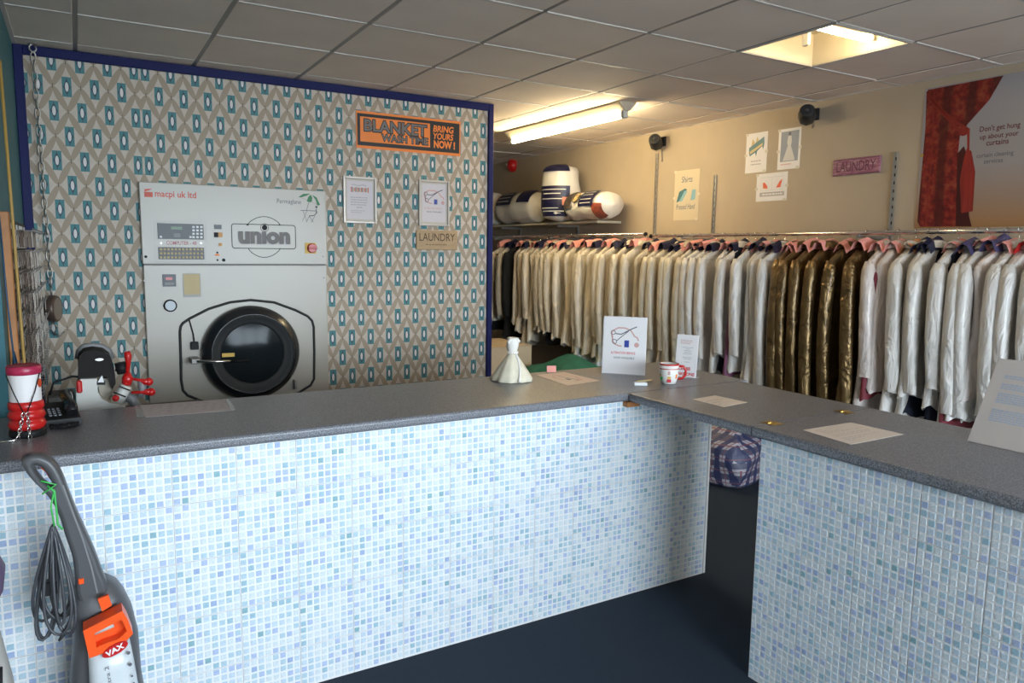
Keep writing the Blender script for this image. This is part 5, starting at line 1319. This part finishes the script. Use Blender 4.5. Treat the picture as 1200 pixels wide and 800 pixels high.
b = MB(); text(b, 'Rapide Ultra 2', -0.150, 0, 0, 0.013, 0.0); q = vp(127, 759); b.build('model_lettering', 'ink', vc, (q[0], -0.1055, q[2]), (R(90), R(-96), 0))
b = MB()
for px, py, r_ in ((148, 745, 0.005), (150, 758, 0.005), (152, 771, 0.003), (154, 779, 0.003), (155, 788, 0.004)): q = vp(px, py); b.disc(q[0], q[2], r_, 0.1052, n=10, ry=r_*1.1)
b.build('symbol_print', 'ink', vc, None, (R(90), 0, 0))
# curved handle with grip opening, one rounded moulding
def outline_solid(name, loops, half, bev, mat, parent):
    cu = bpy.data.curves.new(name, 'CURVE'); cu.dimensions = '2D'; cu.fill_mode = 'BOTH'; cu.extrude = half; cu.bevel_depth = bev; cu.bevel_resolution = 3; cu.offset = -bev
    for L_ in loops:
        sp = cu.splines.new('BEZIER'); sp.bezier_points.add(len(L_)-1); sp.use_cyclic_u = True; sp.resolution_u = 4
        for bp_, (x, z) in zip(sp.bezier_points, L_): bp_.co = (x, z, 0); bp_.handle_left_type = bp_.handle_right_type = 'AUTO'
    o = bpy.data.objects.new(name, cu); COL.objects.link(o)
    me = bpy.data.meshes.new_from_object(o.evaluated_get(bpy.context.evaluated_depsgraph_get()))
    bpy.data.objects.remove(o); bpy.data.curves.remove(cu); me.materials.clear(); me.materials.append(mat)
    me.polygons.foreach_set('use_smooth', [True]*len(me.polygons))
    return link(name, me, parent, None, (R(90), 0, 0))
v2 = lambda px, py: vp(px, py)[0::2]
ol = [(25.5, 538), (32.4, 532.4), (42, 530.5), (53, 532.5), (64, 540), (72.3, 553), (79, 569.5), (88.8, 594.3), (99.8, 619), (110.8, 643.8), (119, 665.8), (126, 686), (122, 705), (104, 712), (92, 700), (87.4, 668.5), (84.6, 649.3), (76.4, 624.5), (69.5, 602.5), (61.3, 586), (50.3, 572.3), (39.3, 561.3), (29.6, 549)]
hl = [(40.5, 543.5), (45, 543.5), (52, 548.5), (58.5, 559), (61, 567), (55, 565), (47.5, 557.5), (42, 550)]
outline_solid('handle', [[v2(*q) for q in ol], [v2(*q) for q in hl]], 0.016, 0.012, M('stalk_grey', (0.075, 0.075, 0.08), 0.4), vc)
b = MB(); b.tube([vp(50, 545, -0.012), vp(56, 550, -0.012), vp(60, 557, -0.012)], 0.006, 8); b.build('trigger', 'vax_orange', vc)
q = vp(95, 676); MB().bbox(q[0]-0.007, -0.034, q[2]-0.008, q[0]+0.007, -0.024, q[2]+0.008, 0.002).build('orange_button', 'vax_orange', vc)
b = MB(); b.poly([vp(*w_)[0::2] for w_ in ((114, 691), (126, 686), (130, 698), (119, 705))], 0.056, 0.066); b.build('release_button', 'vax_orange', vc, None, (R(90), 0, 0))
b = MB(); b.stroke([vp(*w_)[0::2] for w_ in ((74, 565), (86, 598), (97, 628), (107, 660), (114, 690))], 0.004, 0.0292); b.build('stalk_seam', 'mid_grey', vc, None, (R(90), 0, 0))
# cable bundle on its hook
rnd = random.Random(17)
tx, _, tz_ = vp(68, 612)
for i in range(9):
    b = MB(); w_ = rnd.uniform(0.014, 0.056); hh = rnd.uniform(0.125, 0.16); off = rnd.uniform(-0.045, 0.025); dd = rnd.uniform(-0.05, 0.01)
    pts = []
    for k in range(24):
        a = 2*math.pi*k/24; pts.append((tx-0.012+off*(1-math.cos(a))/2+w_*math.sin(a)*(0.6-0.4*math.cos(a)), -0.02+dd*(1-math.cos(a))/2+0.006*math.sin(2*a+i), tz_-hh+hh*math.cos(a)))
    b.tube(pts, 0.0042, 6, closed=True); b.build('cable_loop', 'dark_grey', vc)
b = MB(); q = vp(62, 690); b.bbox(q[0]-0.022, -0.035, q[2]-0.005, q[0]+0.012, -0.005, q[2]+0.035, 0.004); b.build('plug', 'black', vc)
b = MB(); b.tube([vp(78, 735, -0.03), vp(70, 742, -0.04), vp(76, 732, -0.04), vp(82, 722, -0.03)], 0.0042, 6); b.build('cable_tail', 'dark_grey', vc)
b = MB(); b.tube([vp(56, 566, -0.025), vp(64, 572, -0.03), vp(66, 590, -0.025), vp(68, 611, -0.025), vp(74, 616, -0.03)], 0.0028, 6); b.tube([vp(48, 560, -0.028), vp(66, 564, -0.03), vp(50, 575, -0.03)], 0.0028, 6); b.tube([vp(64, 612, -0.03), vp(60, 590, -0.028), vp(64, 570, -0.028)], 0.0025, 6); b.build('green_tie', 'green_tie', vc)
loft([(0.002, 0.01, -0.06, 0.14, 0.17), (0.05, 0.01, -0.06, 0.145, 0.175), (0.10, 0.01, -0.03, 0.13, 0.13), (0.13, 0.01, 0.02, 0.11, 0.09)]).build('floor_head', 'washer_grey', vc)
for s in (-1, 1): MB().cyl((0.01+s*0.125, 0.10, 0.055), (0.01+s*0.15, 0.10, 0.055), 0.053, 18).build('wheel', 'black', vc)
# second appliance cut off by the left edge of the picture
ua = thing('upright_appliance', 'pale grey upright appliance with purple grip at left picture edge', 'appliance', (-0.32, 2.20, 0))
loft([(0.002, 0, 0, 0.15, 0.14), (0.12, 0, 0, 0.15, 0.14), (0.30, 0.0, 0, 0.128, 0.11), (0.46, 0.0, 0, 0.118, 0.10), (0.60, -0.01, 0, 0.108, 0.085), (0.68, -0.02, 0, 0.075, 0.06)]).build('body', 'pale_grey', ua)
b = MB(); b.tube([(0.09, -0.06, 0.30), (0.098, -0.075, 0.47), (0.102, -0.07, 0.55)], 0.004, 6); b.build('trim_line', 'black', ua)
loft([(0.675, 0.0, 0, 0.085, 0.05), (0.72, 0.03, 0, 0.082, 0.05), (0.78, 0.04, 0, 0.080, 0.05), (0.84, 0.02, 0, 0.078, 0.045), (0.90, -0.02, 0, 0.05, 0.035)]).build('purple_grip', 'violet', ua)
